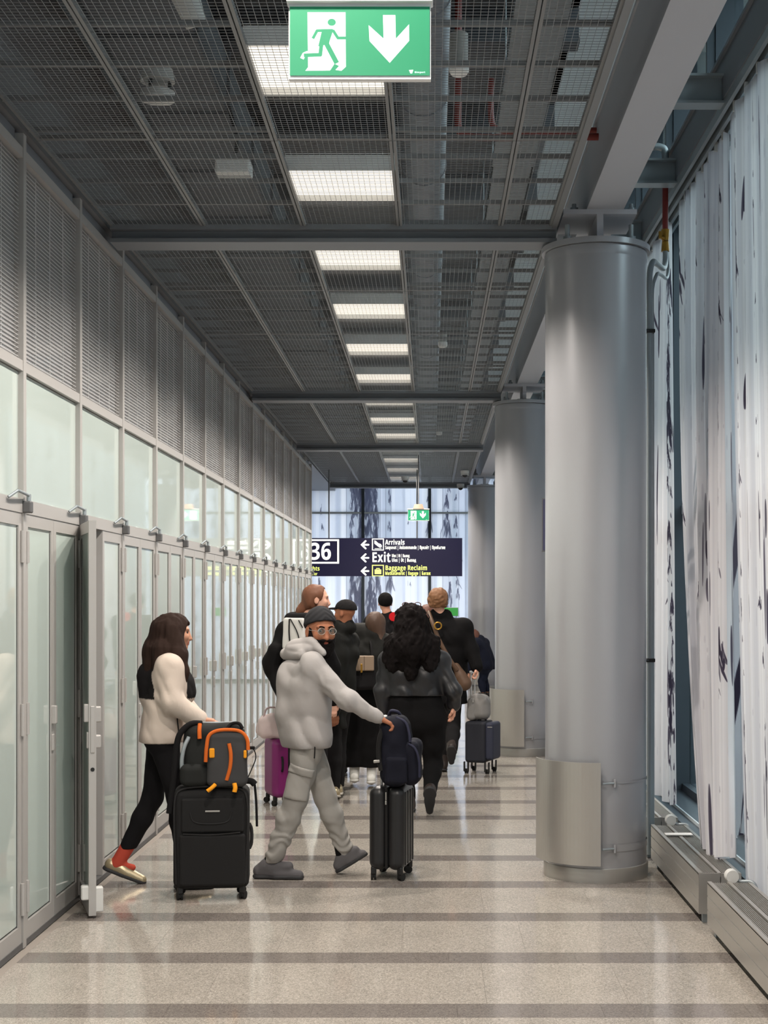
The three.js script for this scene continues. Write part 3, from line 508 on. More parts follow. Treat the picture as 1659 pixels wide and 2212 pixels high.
// ---------------------------------------------------------------- modelling figures: blended tapered limbs meshed as one surface
function sdfMesh(f, lo, hi, cell, colorAt) {        // naive surface nets
  const n = [0, 1, 2].map(i => Math.max(3, Math.ceil((hi[i] - lo[i]) / cell) + 1)), [nx, ny, nz] = n, g = new Float32Array(nx * ny * nz);
  for (let z = 0, o = 0; z < nz; z++) for (let y = 0; y < ny; y++) for (let x = 0; x < nx; x++, o++) g[o] = f(lo[0] + x * cell, lo[1] + y * cell, lo[2] + z * cell);
  const id = new Int32Array(nx * ny * nz).fill(-1), P = [], I = [], st = [1, nx, nx * ny];
  for (let z = 0; z < nz - 1; z++) for (let y = 0; y < ny - 1; y++) for (let x = 0; x < nx - 1; x++) {
    const o = x + y * nx + z * nx * ny; let neg = 0; const v = [];
    for (let k = 0; k < 8; k++) { const q = g[o + (k & 1) + ((k >> 1) & 1) * nx + (k >> 2) * nx * ny]; v.push(q); if (q < 0) neg++; }
    if (!neg || neg === 8) continue;
    let sx = 0, sy = 0, sz = 0, c = 0;
    for (let a = 0; a < 8; a++) for (const b of [1, 2, 4]) if (!(a & b)) { const p = v[a], q = v[a | b]; if ((p < 0) !== (q < 0)) { const t = p / (p - q); sx += (a & 1) + (b === 1 ? t : 0); sy += ((a >> 1) & 1) + (b === 2 ? t : 0); sz += (a >> 2) + (b === 4 ? t : 0); c++; } }
    id[o] = P.length / 3; P.push(lo[0] + (x + sx / c) * cell, lo[1] + (y + sy / c) * cell, lo[2] + (z + sz / c) * cell);
  }
  for (let z = 1; z < nz - 1; z++) for (let y = 1; y < ny - 1; y++) for (let x = 1; x < nx - 1; x++) {
    const o = x + y * nx + z * nx * ny;
    for (let a = 0; a < 3; a++) { const s0 = g[o] < 0, s1 = g[o + st[a]] < 0; if (s0 === s1) continue;
      const u = st[(a + 1) % 3], w = st[(a + 2) % 3], q = [id[o], id[o - u], id[o - u - w], id[o - w]]; if (q.some(k => k < 0)) continue;
      if (s0) I.push(q[0], q[1], q[2], q[0], q[2], q[3]); else I.push(q[0], q[2], q[1], q[0], q[3], q[2]); }
  }
  const geo = new THREE.BufferGeometry(); geo.setAttribute('position', new THREE.Float32BufferAttribute(P, 3)); geo.setIndex(I); geo.computeVertexNormals();
  const m = P.length / 3, uv = new Float32Array(m * 2); for (let i = 0; i < m; i++) { uv[2 * i] = P[3 * i] + P[3 * i + 2]; uv[2 * i + 1] = P[3 * i + 1]; } geo.setAttribute('uv', new THREE.BufferAttribute(uv, 2));
  if (colorAt) { const col = new Float32Array(m * 3); for (let i = 0; i < m; i++) { const c = colorAt(P[3 * i], P[3 * i + 1], P[3 * i + 2]); col[3 * i] = c.r; col[3 * i + 1] = c.g; col[3 * i + 2] = c.b; } geo.setAttribute('color', new THREE.BufferAttribute(col, 3)); }
  return geo;
}
const cap = (a, b, ra, rb = ra) => ({ a, b, ra, rb });
function field(prims, k = 0.03) {
  const n = prims.length, A = new Float64Array(n * 9);
  prims.forEach((p, i) => { const d = [p.b[0] - p.a[0], p.b[1] - p.a[1], p.b[2] - p.a[2]]; A.set([...p.a, ...d, 1 / Math.max(1e-9, d[0] * d[0] + d[1] * d[1] + d[2] * d[2]), p.ra, p.rb - p.ra], i * 9); });
  return (x, y, z) => { let s = 9;
    for (let i = 0; i < n * 9; i += 9) { const px = x - A[i], py = y - A[i + 1], pz = z - A[i + 2]; let t = (px * A[i + 3] + py * A[i + 4] + pz * A[i + 5]) * A[i + 6]; t = t < 0 ? 0 : t > 1 ? 1 : t;
      const qx = px - t * A[i + 3], qy = py - t * A[i + 4], qz = pz - t * A[i + 5], d = Math.sqrt(qx * qx + qy * qy + qz * qz) - A[i + 7] - A[i + 8] * t;
      const h = k - Math.abs(s - d); s = (d < s ? d : s) - (h > 0 ? h * h / (4 * k) : 0); }
    return s; };
}
function bounds(prims, pad) { const lo = [9, 9, 9], hi = [-9, -9, -9]; for (const p of prims) for (const [q, r] of [[p.a, p.ra], [p.b, p.rb]]) for (let i = 0; i < 3; i++) { lo[i] = Math.min(lo[i], q[i] - r - pad); hi[i] = Math.max(hi[i], q[i] + r + pad); } return [lo, hi]; }
const ell = (x, y, z, cx, cy, cz, a, b, c) => { const u = (x - cx) / a, v = (y - cy) / b, w = (z - cz) / c, k = Math.sqrt(u * u + v * v + w * w); return (k - 1) * Math.min(a, b, c) * (k > 1 ? 1 + (k - 1) * 0.2 : 1); };
const smin = (a, b, k) => { const h = k - Math.abs(a - b); return Math.min(a, b) - (h > 0 ? h * h / (4 * k) : 0); };
const smax = (a, b, k) => -smin(-a, -b, k);
const NG = new Float32Array(4096).map(() => rnd() * 2 - 1);
function noise3(x, y, z) { const i = Math.floor(x), j = Math.floor(y), k = Math.floor(z), s = t => t * t * (3 - 2 * t), a = s(x - i), b = s(y - j), c = s(z - k), q = (p, r, t) => NG[(p & 15) + (r & 15) * 16 + (t & 15) * 256];
  const L = (u, v, t) => u + (v - u) * t; return L(L(L(q(i, j, k), q(i + 1, j, k), a), L(q(i, j + 1, k), q(i + 1, j + 1, k), a), b), L(L(q(i, j, k + 1), q(i + 1, j, k + 1), a), L(q(i, j + 1, k + 1), q(i + 1, j + 1, k + 1), a), b), c); }
const lerp3 = (a, b, t) => [a[0] + (b[0] - a[0]) * t, a[1] + (b[1] - a[1]) * t, a[2] + (b[2] - a[2]) * t];
const add3 = (a, b, s = 1) => [a[0] + b[0] * s, a[1] + b[1] * s, a[2] + b[2] * s];
// head in its own frame: origin mid skull, +z the face, chin at y = -0.115
const headSkin = (x, y, z) => {
  const X = Math.abs(x);
  let d = ell(x, y, z, 0, 0.03, -0.012, 0.074, 0.086, 0.096);
  d = smin(d, ell(x, y, z, 0, -0.03, 0.026, 0.06, 0.074, 0.064), 0.03);
  d = smin(d, ell(x, y, z, 0, -0.09, 0.058, 0.026, 0.022, 0.024), 0.02);
  d = smin(d, ell(X, y, z, 0.038, -0.02, 0.064, 0.022, 0.02, 0.018), 0.02);              // cheek
  d = smin(d, ell(X, y, z, 0.026, 0.03, 0.078, 0.028, 0.01, 0.012), 0.012);               // brow
  d = smax(d, -ell(X, y, z, 0.031, 0.008, 0.098, 0.019, 0.012, 0.018), 0.012);            // eye socket
  const t = Math.max(0, Math.min(1, (0.014 - y) / 0.046)); d = smin(d, Math.hypot(x * 0.95, y - (0.014 - 0.046 * t), z - (0.084 + 0.015 * t)) - (0.008 + 0.0055 * t), 0.014);  // nose
  d = smin(d, ell(X, y, z, 0.011, -0.034, 0.092, 0.008, 0.007, 0.009), 0.006);
  d = smin(d, ell(x, y, z, 0, -0.054, 0.084, 0.024, 0.006, 0.008), 0.006); d = smin(d, ell(x, y, z, 0, -0.066, 0.083, 0.021, 0.007, 0.008), 0.006);
  d = smin(d, smax(ell(X, y, z, 0.078, -0.004, -0.008, 0.011, 0.032, 0.02), -ell(X, y, z, 0.09, 0.0, 0.0, 0.008, 0.018, 0.01), 0.004), 0.006);  // ear
  return d;
};
// hand: wrist, direction of the fingers, palm side, thumb side, and how far the fingers close
function handPrims(w, dir, palm, side, curl, s = 1) {
  const P = (f, p, t) => add3(add3(add3(w, dir, f * s), palm, p * s), side, t * s), out = [];
  out.push(cap(w, P(0.03, 0, 0.004), 0.026 * s, 0.022 * s));
  for (const t of [-0.028, -0.009, 0.011, 0.029]) out.push(cap(P(0.015, 0, t * 0.6), P(0.085, 0.002, t), 0.017 * s, 0.0125 * s));
  [[0.029, 0.07], [0.011, 0.078], [-0.009, 0.072], [-0.028, 0.058]].forEach(([t, len], i) => {
    let p = [0.086, 0.002], a = 0.1 + curl * 0.35, r = 0.0098; const seg = [0.46, 0.3, 0.24];
    for (let j = 0; j < 3; j++) { const q = [p[0] + Math.cos(a) * len * seg[j], p[1] + Math.sin(a) * len * seg[j]]; out.push(cap(P(p[0], p[1], t), P(q[0], q[1], t), r * s, (r - 0.0009) * s)); p = q; r -= 0.0009; a += curl * (j ? 0.75 : 1.0); } });
  out.push(cap(P(0.02, 0.006, 0.024), P(0.055, 0.018, 0.05), 0.015 * s, 0.012 * s), cap(P(0.055, 0.018, 0.05), P(0.083, 0.03 + curl * 0.006, 0.05 - curl * 0.014), 0.0115 * s, 0.0105 * s), cap(P(0.083, 0.03 + curl * 0.006, 0.05 - curl * 0.014), P(0.103, 0.034 + curl * 0.012, 0.044 - curl * 0.026), 0.0105 * s, 0.009 * s));
  return out;
}
const cloth = (c, rough = 0.9, extra = {}) => new THREE.MeshPhysicalMaterial({ color: c, roughness: rough, specularIntensity: 0.3, ...extra });
const fabricBump = dataTex(128, (x, y) => { const v = 120 + 60 * Math.sin(x * 0.8) * Math.sin(y * 0.8) + 60 * (fine(x * 2, y * 2) - 0.5); return [v, v, v]; }, false);
function person(S) {
  const X0 = (S.x - 930) / FOCAL * S.d;
  const p = (a) => { const dz = a[2] || 0, D = S.d - dz; return [(a[0] - 930) / FOCAL * D - X0, EYE - (a[1] - 1297) / FOCAL * D, dz]; };
  const t = thing('person', S.label, 'person', [X0, 0, -S.d], 0, 'travellers walking down the corridor');
  const f = [Math.sin(S.yaw), 0, Math.cos(S.yaw)], rt = [-f[2], 0, f[0]];            // facing and the figure's own right
  const chest = p(S.chest), pel = p(S.pelvis), sw = S.shoulders ?? 0.18, hw = S.hips ?? 0.085, bulk = S.bulk ?? 1;
  const sh = s => add3(chest, rt, s * sw), hip = s => add3(pel, rt, s * hw);
  const mid3 = lerp3(chest, pel, 0.55), hc = p(S.head), hs = S.headScale ?? 1;
  const torso = (r) => [cap(add3(sh(-1), [0, 0.0, 0]), add3(sh(1), [0, 0.0, 0]), 0.062 * bulk + r), cap(add3(chest, [0, 0.07, 0]), add3(chest, [0, 0.02, 0]), 0.055 + r, 0.09 + r),
    ...[-1, 1].flatMap(s => { const c = add3(add3(chest, rt, s * sw * 0.5), [0, -0.1, 0]), m = add3(mid3, rt, s * sw * 0.42), h = add3(pel, rt, s * hw * 0.95); return [cap(sh(s), c, 0.06 * bulk + r, 0.1 * bulk + r), cap(c, m, 0.105 * bulk + r, 0.1 * bulk + r), cap(m, h, 0.1 * bulk + r, 0.108 * bulk + r)]; })];
  const arm = (s, q, r, w1 = 0.036) => { const e = p(q[0]), w = p(q[1]); return [cap(sh(s), e, 0.055 + r, 0.044 + r), cap(e, w, 0.045 + r, w1 + r)]; };
  const arms = (r, w1) => [...(S.armR ? arm(1, S.armR, r, w1) : []), ...(S.armL ? arm(-1, S.armL, r, w1) : [])];
  const leg = (s, q, r) => { const k = p(q[0]), a = p(q[1]); return [cap(hip(s), k, 0.085 + r, 0.058 + r), cap(k, lerp3(k, a, 0.35), 0.056 + r, 0.056 + r), cap(lerp3(k, a, 0.35), a, 0.056 + r, 0.04 + r * 0.9)]; };
  const legs = (r) => [...(S.legR ? leg(1, S.legR, r) : []), ...(S.legL ? leg(-1, S.legL, r) : [])];
  // head frame
  const R = new THREE.Matrix4().makeRotationFromEuler(new THREE.Euler(S.headPitch ?? 0, S.headYaw ?? S.yaw, S.headRoll ?? 0, 'YXZ')), e = R.elements;
  const toHead = (x, y, z) => { const a = (x - hc[0]) / hs, b = (y - hc[1]) / hs, c = (z - hc[2]) / hs; return [a * e[0] + b * e[1] + c * e[2], a * e[4] + b * e[5] + c * e[6], a * e[8] + b * e[9] + c * e[10]]; };
  const fromHead = (x, y, z) => [hc[0] + hs * (x * e[0] + y * e[4] + z * e[8]), hc[1] + hs * (x * e[1] + y * e[5] + z * e[9]), hc[2] + hs * (x * e[2] + y * e[6] + z * e[10])];
  const headBox = pad => [hc.map(v => v - (0.15 + pad) * hs), hc.map(v => v + (0.15 + pad) * hs)];
  const skinCol = S.skin, lip = skinCol.clone().lerp(C(150, 60, 60), 0.5);
  // one continuous body under the clothes
  const neck = [cap(fromHead(0, -0.05, -0.02), add3(chest, [0, 0.08, 0]), 0.05, 0.058)];
  const under = [...torso(-0.02), ...arms(-0.012, 0.03), ...legs(-0.014), ...neck];
  const fb = field(under, 0.03), bodyParts = [];
  { const [lo, hi] = bounds(under, 0.03); bodyParts.push(sdfMesh((x, y, z) => fb(x, y, z), lo, hi, 0.018)); }
  { const [lo, hi] = headBox(0.03), fn = field(neck, 0.02); bodyParts.push(sdfMesh((x, y, z) => { const q = toHead(x, y, z); return smin(headSkin(...q) * hs, fn(x, y, z), 0.02); }, lo, hi, S.far ? 0.009 : 0.0048, (x, y, z) => { const q = toHead(x, y, z); return Math.abs(q[0]) < 0.025 && q[1] < -0.048 && q[1] > -0.074 && q[2] > 0.07 ? lip : skinCol; })); }
  for (const [s, q, h] of [[1, S.armR, S.handR], [-1, S.armL, S.handL]]) if (q && h !== null) {
    const w = p(q[1]), el = p(q[0]), dir = h?.dir ? V(...h.dir).normalize().toArray() : V(w[0] - el[0], w[1] - el[1], w[2] - el[2]).normalize().toArray();
    const pn0 = V(...(h?.palm ?? [0, -1, 0])), dv = V(...dir); pn0.sub(dv.clone().multiplyScalar(pn0.dot(dv))).normalize(); const side = new THREE.Vector3().crossVectors(dv, pn0).multiplyScalar(h?.thumb ?? s).normalize();
    const hp = handPrims(w, dir, pn0.toArray(), side.toArray(), h?.curl ?? 0.5), fh = field(hp, 0.008), [lo, hi] = bounds(hp, 0.012);
    bodyParts.push(sdfMesh(fh, lo, hi, S.far ? 0.007 : 0.0042));
  }
  for (const g of bodyParts) if (!g.attributes.color) g.setAttribute('color', new THREE.Float32BufferAttribute(new Float32Array(g.attributes.position.count * 3).map((_, i) => [skinCol.r, skinCol.g, skinCol.b][i % 3]), 3));
  mesh('body', mergeGeometries(bodyParts), phys(0xffffff, 0.55, { vertexColors: true, specularIntensity: 0.35 }), t);
  const wr = (amp, fr) => (x, y, z) => { const u = (x * 0.8 + y * 0.6) * fr, v = (y * 0.8 - x * 0.6) * fr * 0.55, w = z * fr * 0.7; return amp * (0.9 - 2.2 * Math.abs(noise3(u, v, w)) + 0.5 * noise3(u * 2.3 + 5, v * 2, w * 2)) * 0.75; };
  const cellSize = S.far ? 0.015 : 0.0085;
  if (S.legR || S.legL) { // trousers
    const T = S.trousers, r = T.loose ?? 0.008, wa = T.waist ?? 0.1 * bulk + r, pr = [...legs(r), cap(hip(-1), hip(1), wa), ...[-1, 1].map(s => cap(hip(s), add3(lerp3(pel, chest, 0.3), rt, s * hw * 0.8), wa, wa - 0.006))];
    pr.push(...(T.prims || []).map(q => cap(p(q[0]), p(q[1]), q[2], q[3] ?? q[2])));
    const ff = field(pr, 0.03), w = wr(T.fold ?? 0.005, T.freq ?? 11), [lo, hi] = bounds(pr, 0.03), hem = T.hem ?? 0.09; S.legField = (x, y, z) => ff(x, y, z) + w(x, y, z);
    mesh('trousers', sdfMesh((x, y, z) => Math.max(ff(x, y, z) + w(x, y, z) + (T.bunch ?? 0) * Math.max(0, Math.min(1, (0.42 - y) / 0.2)) * Math.sin(y * 105 + 5 * noise3(x * 16, y * 9, z * 16)), hem - y), lo, hi, cellSize), T.mat, t);
  }
  { // upper garment
    const T = S.top, r = T.loose ?? 0.014, ap = arms(r + (T.sleeve ?? 0), T.cuff), tp = [...torso(r), ...(T.prims || []).map(q => cap(p(q[0]), p(q[1]), q[2], q[3] ?? q[2]))], pr = [...tp, ...ap];
    const f1 = field(tp, 0.035), f2 = field(ap, 0.03), w = wr(T.fold ?? 0.006, T.freq ?? 12), [lo, hi] = bounds(pr, 0.03), hem = T.hem ?? 0;
    const fa = field(ap, 0.01), ft = field(torso(r), 0.02), ring = T.ring ?? 0;
    const hy = T.hemSlope ?? 0;
    mesh(T.name, sdfMesh((x, y, z) => { const a = f2(x, y, z), b = f1(x, y, z), rib = T.rib && y < hem + 0.06 ? 0.012 : 0; return smin(Math.max(b + w(x, y, z) + rib, hem + hy * x - y), a + w(x * 1.3, y, z) + ring * Math.sin((x + y * 0.7) * 90 + 4 * noise3(x * 12, y * 12, z * 12)), 0.035); }, lo, hi, cellSize, T.colorAt ? (x, y, z) => T.colorAt(x, y, z, fa(x, y, z) < ft(x, y, z) + 0.03) : null), T.mat, t);
  }
  // shoes
  for (const [s, q] of [[1, S.legR], [-1, S.legL]]) if (q && q[2] && S.shoes) {
    const a = p(q[1]), toe = p(q[2]), hl = p(q[3]), W = 0.036, low = S.shoes.low;
    const up = [cap(add3(hl, [0, 0.034, 0]), add3(toe, [0, 0.022, 0]), 0.034, 0.022), cap(lerp3(add3(hl, [0, 0.034, 0]), add3(toe, [0, 0.024, 0]), 0.45), add3(toe, [0, 0.022, 0]), 0.04, 0.024)];
    if (!S.shoes.low) up.push(cap(add3(hl, [0, 0.045, 0]), lerp3(add3(hl, [0, 0.04, 0]), a, 0.55), 0.036, 0.036), cap(lerp3(hl, a, 0.5), lerp3(add3(toe, [0, 0.03, 0]), a, 0.42), 0.036, 0.03));
    else up.push(cap(add3(hl, [0, 0.046, 0]), add3(lerp3(hl, toe, 0.3), [0, 0.042, 0]), 0.036, 0.036));
    if (S.shoes.boot) up.push(cap(lerp3(hl, a, 0.6), add3(lerp3(a, p(q[0]), 0.35), [0, 0, 0]), 0.05, 0.06));
    const ff = field(up, 0.02), [lo, hi] = bounds(up, 0.02);
    // sole plane through heel and toe
    const dv = V(toe[0] - hl[0], toe[1] - hl[1], toe[2] - hl[2]), L = dv.length(); dv.normalize(); const nrm = V(0, 1, 0).sub(dv.clone().multiplyScalar(dv.y)).normalize();
    const h = (x, y, z) => (x - hl[0]) * nrm.x + (y - hl[1]) * nrm.y + (z - hl[2]) * nrm.z;
    const sh2 = mesh('shoe', sdfMesh((x, y, z) => Math.max(ff(x, y, z), 0.004 - h(x, y, z)), lo, hi, S.far ? 0.012 : 0.0065), S.shoes.mat, t);
    mesh('sole', sdfMesh((x, y, z) => { const k = h(x, y, z); return Math.max(ff(x + nrm.x * (0.028 - k), y + nrm.y * (0.028 - k), z + nrm.z * (0.028 - k)) - 0.004, Math.abs(k - 0.008) - 0.011); }, lo.map(v => v - 0.02), hi.map(v => v + 0.02), S.far ? 0.012 : 0.0065), S.shoes.sole, sh2);
    if (S.socks) { const so = [cap(lerp3(hl, a, 0.5), lerp3(a, p(q[0]), 0.3), S.sockR ?? 0.042, 0.046), cap(add3(hl, [0, 0.05, 0]), lerp3(add3(toe, [0, 0.03, 0]), a, 0.5), S.sockR ? 0.02 : 0.024, 0.02)], fs = field(so, 0.02), [l2, h2] = bounds(so, 0.02); mesh('sock', sdfMesh(fs, l2, h2, 0.007), S.socks, t); }
  }
  // hair
  if (S.hair) { const H = S.hair, [lo, hi] = headBox(0.05), prs = (H.prims || []).map(q => cap(p(q[0]), p(q[1]), q[2], q[3] ?? q[2]));
    const fp = prs.length ? field(prs, 0.04) : null; if (prs.length) { const [l2, h2] = bounds(prs, 0.05); for (let i = 0; i < 3; i++) { lo[i] = Math.min(lo[i], l2[i]); hi[i] = Math.max(hi[i], h2[i]); } }
    const th = H.thick ?? 0.012, am = H.amp ?? 0.004, fr = H.freq ?? 40, fl = H.flow ?? 0.25, low = H.low ?? -0.06, cut = H.cut ?? 1;
    mesh('hair', sdfMesh((x, y, z) => { const q = toHead(x, y, z);
      let d = ell(q[0], q[1], q[2], 0, 0.03, -0.014, 0.076 + th, 0.088 + th, 0.098 + th); d = smin(d, ell(q[0], q[1], q[2], 0, -0.03, -0.05, 0.066 + th, 0.07, 0.05), 0.03);
      d = Math.max(d, low - q[1]) * hs; if (fp) d = smin(d, fp(x, y, z), 0.03);
      d = smax(d, -ell(q[0], q[1], q[2], 0, -0.035 + (H.line ?? 0), 0.09, 0.078 * cut, 0.105, 0.088) * hs, 0.012);
      return d + am * (noise3(x * fr, y * fr * fl, z * fr) + 0.6 * noise3(x * fr * 2.2 + 7, y * fr * 2 * fl, z * fr * 2.2)); }, lo, hi, S.far ? 0.01 : 0.0065), H.mat, t); }
  if (S.hat) { const H = S.hat, [lo, hi] = headBox(0.03); const cutY = H.cutY ?? 0.035, tilt = H.tilt ?? 0.25;
    mesh('hat', sdfMesh((x, y, z) => { const q = toHead(x, y, z); let d = ell(q[0], q[1], q[2], 0, 0.036 + (H.up ?? 0), -0.016, 0.09, 0.098 + (H.tall ?? 0), 0.112); const lim = cutY + tilt * q[2] - q[1]; d = Math.max(d, lim);
      if (H.peak) d = Math.min(d, Math.max(ell(q[0], q[1], q[2], 0, 0.045, 0.1, 0.07, 0.012, 0.085), -q[2] + 0.04));
      const fold = H.wrap ? 0.0012 * Math.sin((q[1] * 0.9 + Math.abs(q[0]) * 0.7 - q[2] * 0.35) * 210) : 0.0012 * Math.sin(Math.atan2(q[0], q[2]) * 60); return (d + fold) * hs; }, lo, hi, S.far ? 0.009 : 0.005), H.mat, t); }
  return { legField: S.legField, t, p, fromHead, toHead, hc, hs, R, headBox, chest, pel, sh, hip, rt, f };
}
// ---------------------------------------------------------------- travellers
const SK = { fair: C(206, 152, 128), pale: C(214, 164, 142), brown: C(158, 104, 78), tan: C(184, 136, 112) };
const HAIR = { dark: phys(C(44, 31, 26), 0.85, { specularIntensity: 0.3 }), black: phys(C(17, 13, 13), 0.9, { specularIntensity: 0.25 }), red: mat(C(104, 62, 38), 0.65), sand: mat(C(118, 80, 50), 0.7), brown: mat(C(72, 50, 36), 0.65), auburn: mat(C(92, 54, 40), 0.65) };
const K = { black: cloth(C(15, 14, 15)), ink: cloth(C(24, 23, 25)), coat: cloth(C(16, 15, 16)), charcoal: cloth(C(30, 29, 30)), olive: cloth(C(26, 26, 24), 0.7), navy: cloth(C(30, 34, 50)), navyDark: cloth(C(24, 27, 40)), grey: cloth(C(162, 158, 156), 0.95, { bumpMap: fabricBump, bumpScale: 0.0006 }), greyPants: cloth(C(152, 149, 144), 0.95), cream: cloth(0xffffff, 0.97, { vertexColors: true }), leather: phys(C(28, 28, 31), 0.45), white: cloth(C(216, 214, 208)), red: cloth(C(188, 78, 62)), gold: mat(C(176, 162, 132), 0.35, 0.5), shoe: cloth(C(92, 90, 92), 0.8), sole: mat(C(44, 44, 46), 0.7), brownShoe: phys(C(44, 34, 30), 0.55), tanLeather: phys(C(84, 60, 42), 0.6), paleSole: mat(C(196, 190, 178), 0.7) };
const CREAM = C(198, 184, 172), INK = C(28, 26, 27);
const shoesDark = { mat: K.brownShoe, sole: K.sole };
{ // woman in the two tone fleece, walking right with her luggage
  const P = person({ label: 'woman with long dark hair in cream and black fleece jacket pushing a large black suitcase', d: 8.8, x: 345, yaw: 1.75, skin: SK.tan, chest: [366, 1440], pelvis: [350, 1588], shoulders: 0.155, hips: 0.08, bulk: 1.0, head: [378, 1369], headScale: 0.95,
    armR: [[371, 1516, 0.2], [428, 1553, 0.15]], armL: [[390, 1516, -0.2], [430, 1562, -0.1]], handR: { dir: [1, -0.12, -0.1], palm: [0, -1, 0], curl: 0.75 }, handL: { dir: [1, -0.1, 0], palm: [0, -1, 0], curl: 0.75 },
    legR: [[384, 1722, 0.08], [398, 1866, 0.08], [452, 1917, 0.08], [390, 1917, 0.08]], legL: [[330, 1722, -0.08], [266, 1850, -0.08], [307, 1908, -0.08], [240, 1882, -0.08]],
    trousers: { mat: K.ink, loose: 0.006, hem: 0.215, fold: 0.003 },
    top: { name: 'fleece_jacket', mat: K.cream, loose: 0.02, sleeve: 0.004, hem: 0.885, hemSlope: 0.0, fold: 0.006, freq: 14, prims: [[[386, 1478, 0], [390, 1496, 0], 0.095], [[352, 1560], [352, 1600], 0.135, 0.14], [[330, 1460], [334, 1500], 0.1, 0.1]], colorAt: (x, y, z, arm) => !arm && y > 1.15 ? INK : CREAM },
    shoes: { mat: K.gold, sole: K.sole, low: true }, socks: K.red,
    hair: { mat: HAIR.dark, thick: 0.02, amp: 0.005, freq: 46, flow: 0.16, low: -0.1, cut: 0.95, prims: [[[354, 1362], [342, 1410], 0.085, 0.09], [[342, 1410], [330, 1450, 0.03], 0.09, 0.06], [[330, 1440, 0.04], [321, 1462, 0.05], 0.05, 0.02], [[372, 1362, 0.06], [384, 1415, 0.1], 0.06, 0.055], [[384, 1415, 0.1], [392, 1452, 0.12], 0.055, 0.04], [[392, 1452, 0.12], [396, 1478, 0.13], 0.04, 0.015], [[350, 1405, 0.1], [342, 1448, 0.13], 0.06, 0.035]] } });
  for (const s of [-1, 1]) mesh('eye', new THREE.SphereGeometry(0.009, 12, 10).translate(...P.fromHead(s * 0.03, 0.008, 0.0745)), MT.black, P.t);
  for (const [x, dy] of [[439, 0], [442, 1]]) { const c = P.p([x, 1556 + dy, 0.15]); mesh('bracelet', new THREE.TorusGeometry(0.03, 0.0025, 8, 24).rotateY(Math.PI / 2).rotateZ(-0.1).translate(...c), MT.steel, P.t); }
  mesh('zip', tube([[382, 1545, 0.16], [386, 1580, 0.16], [388, 1600, 0.15]].map(q => P.p(q)), 0.004, 6), K.charcoal, P.t);
}
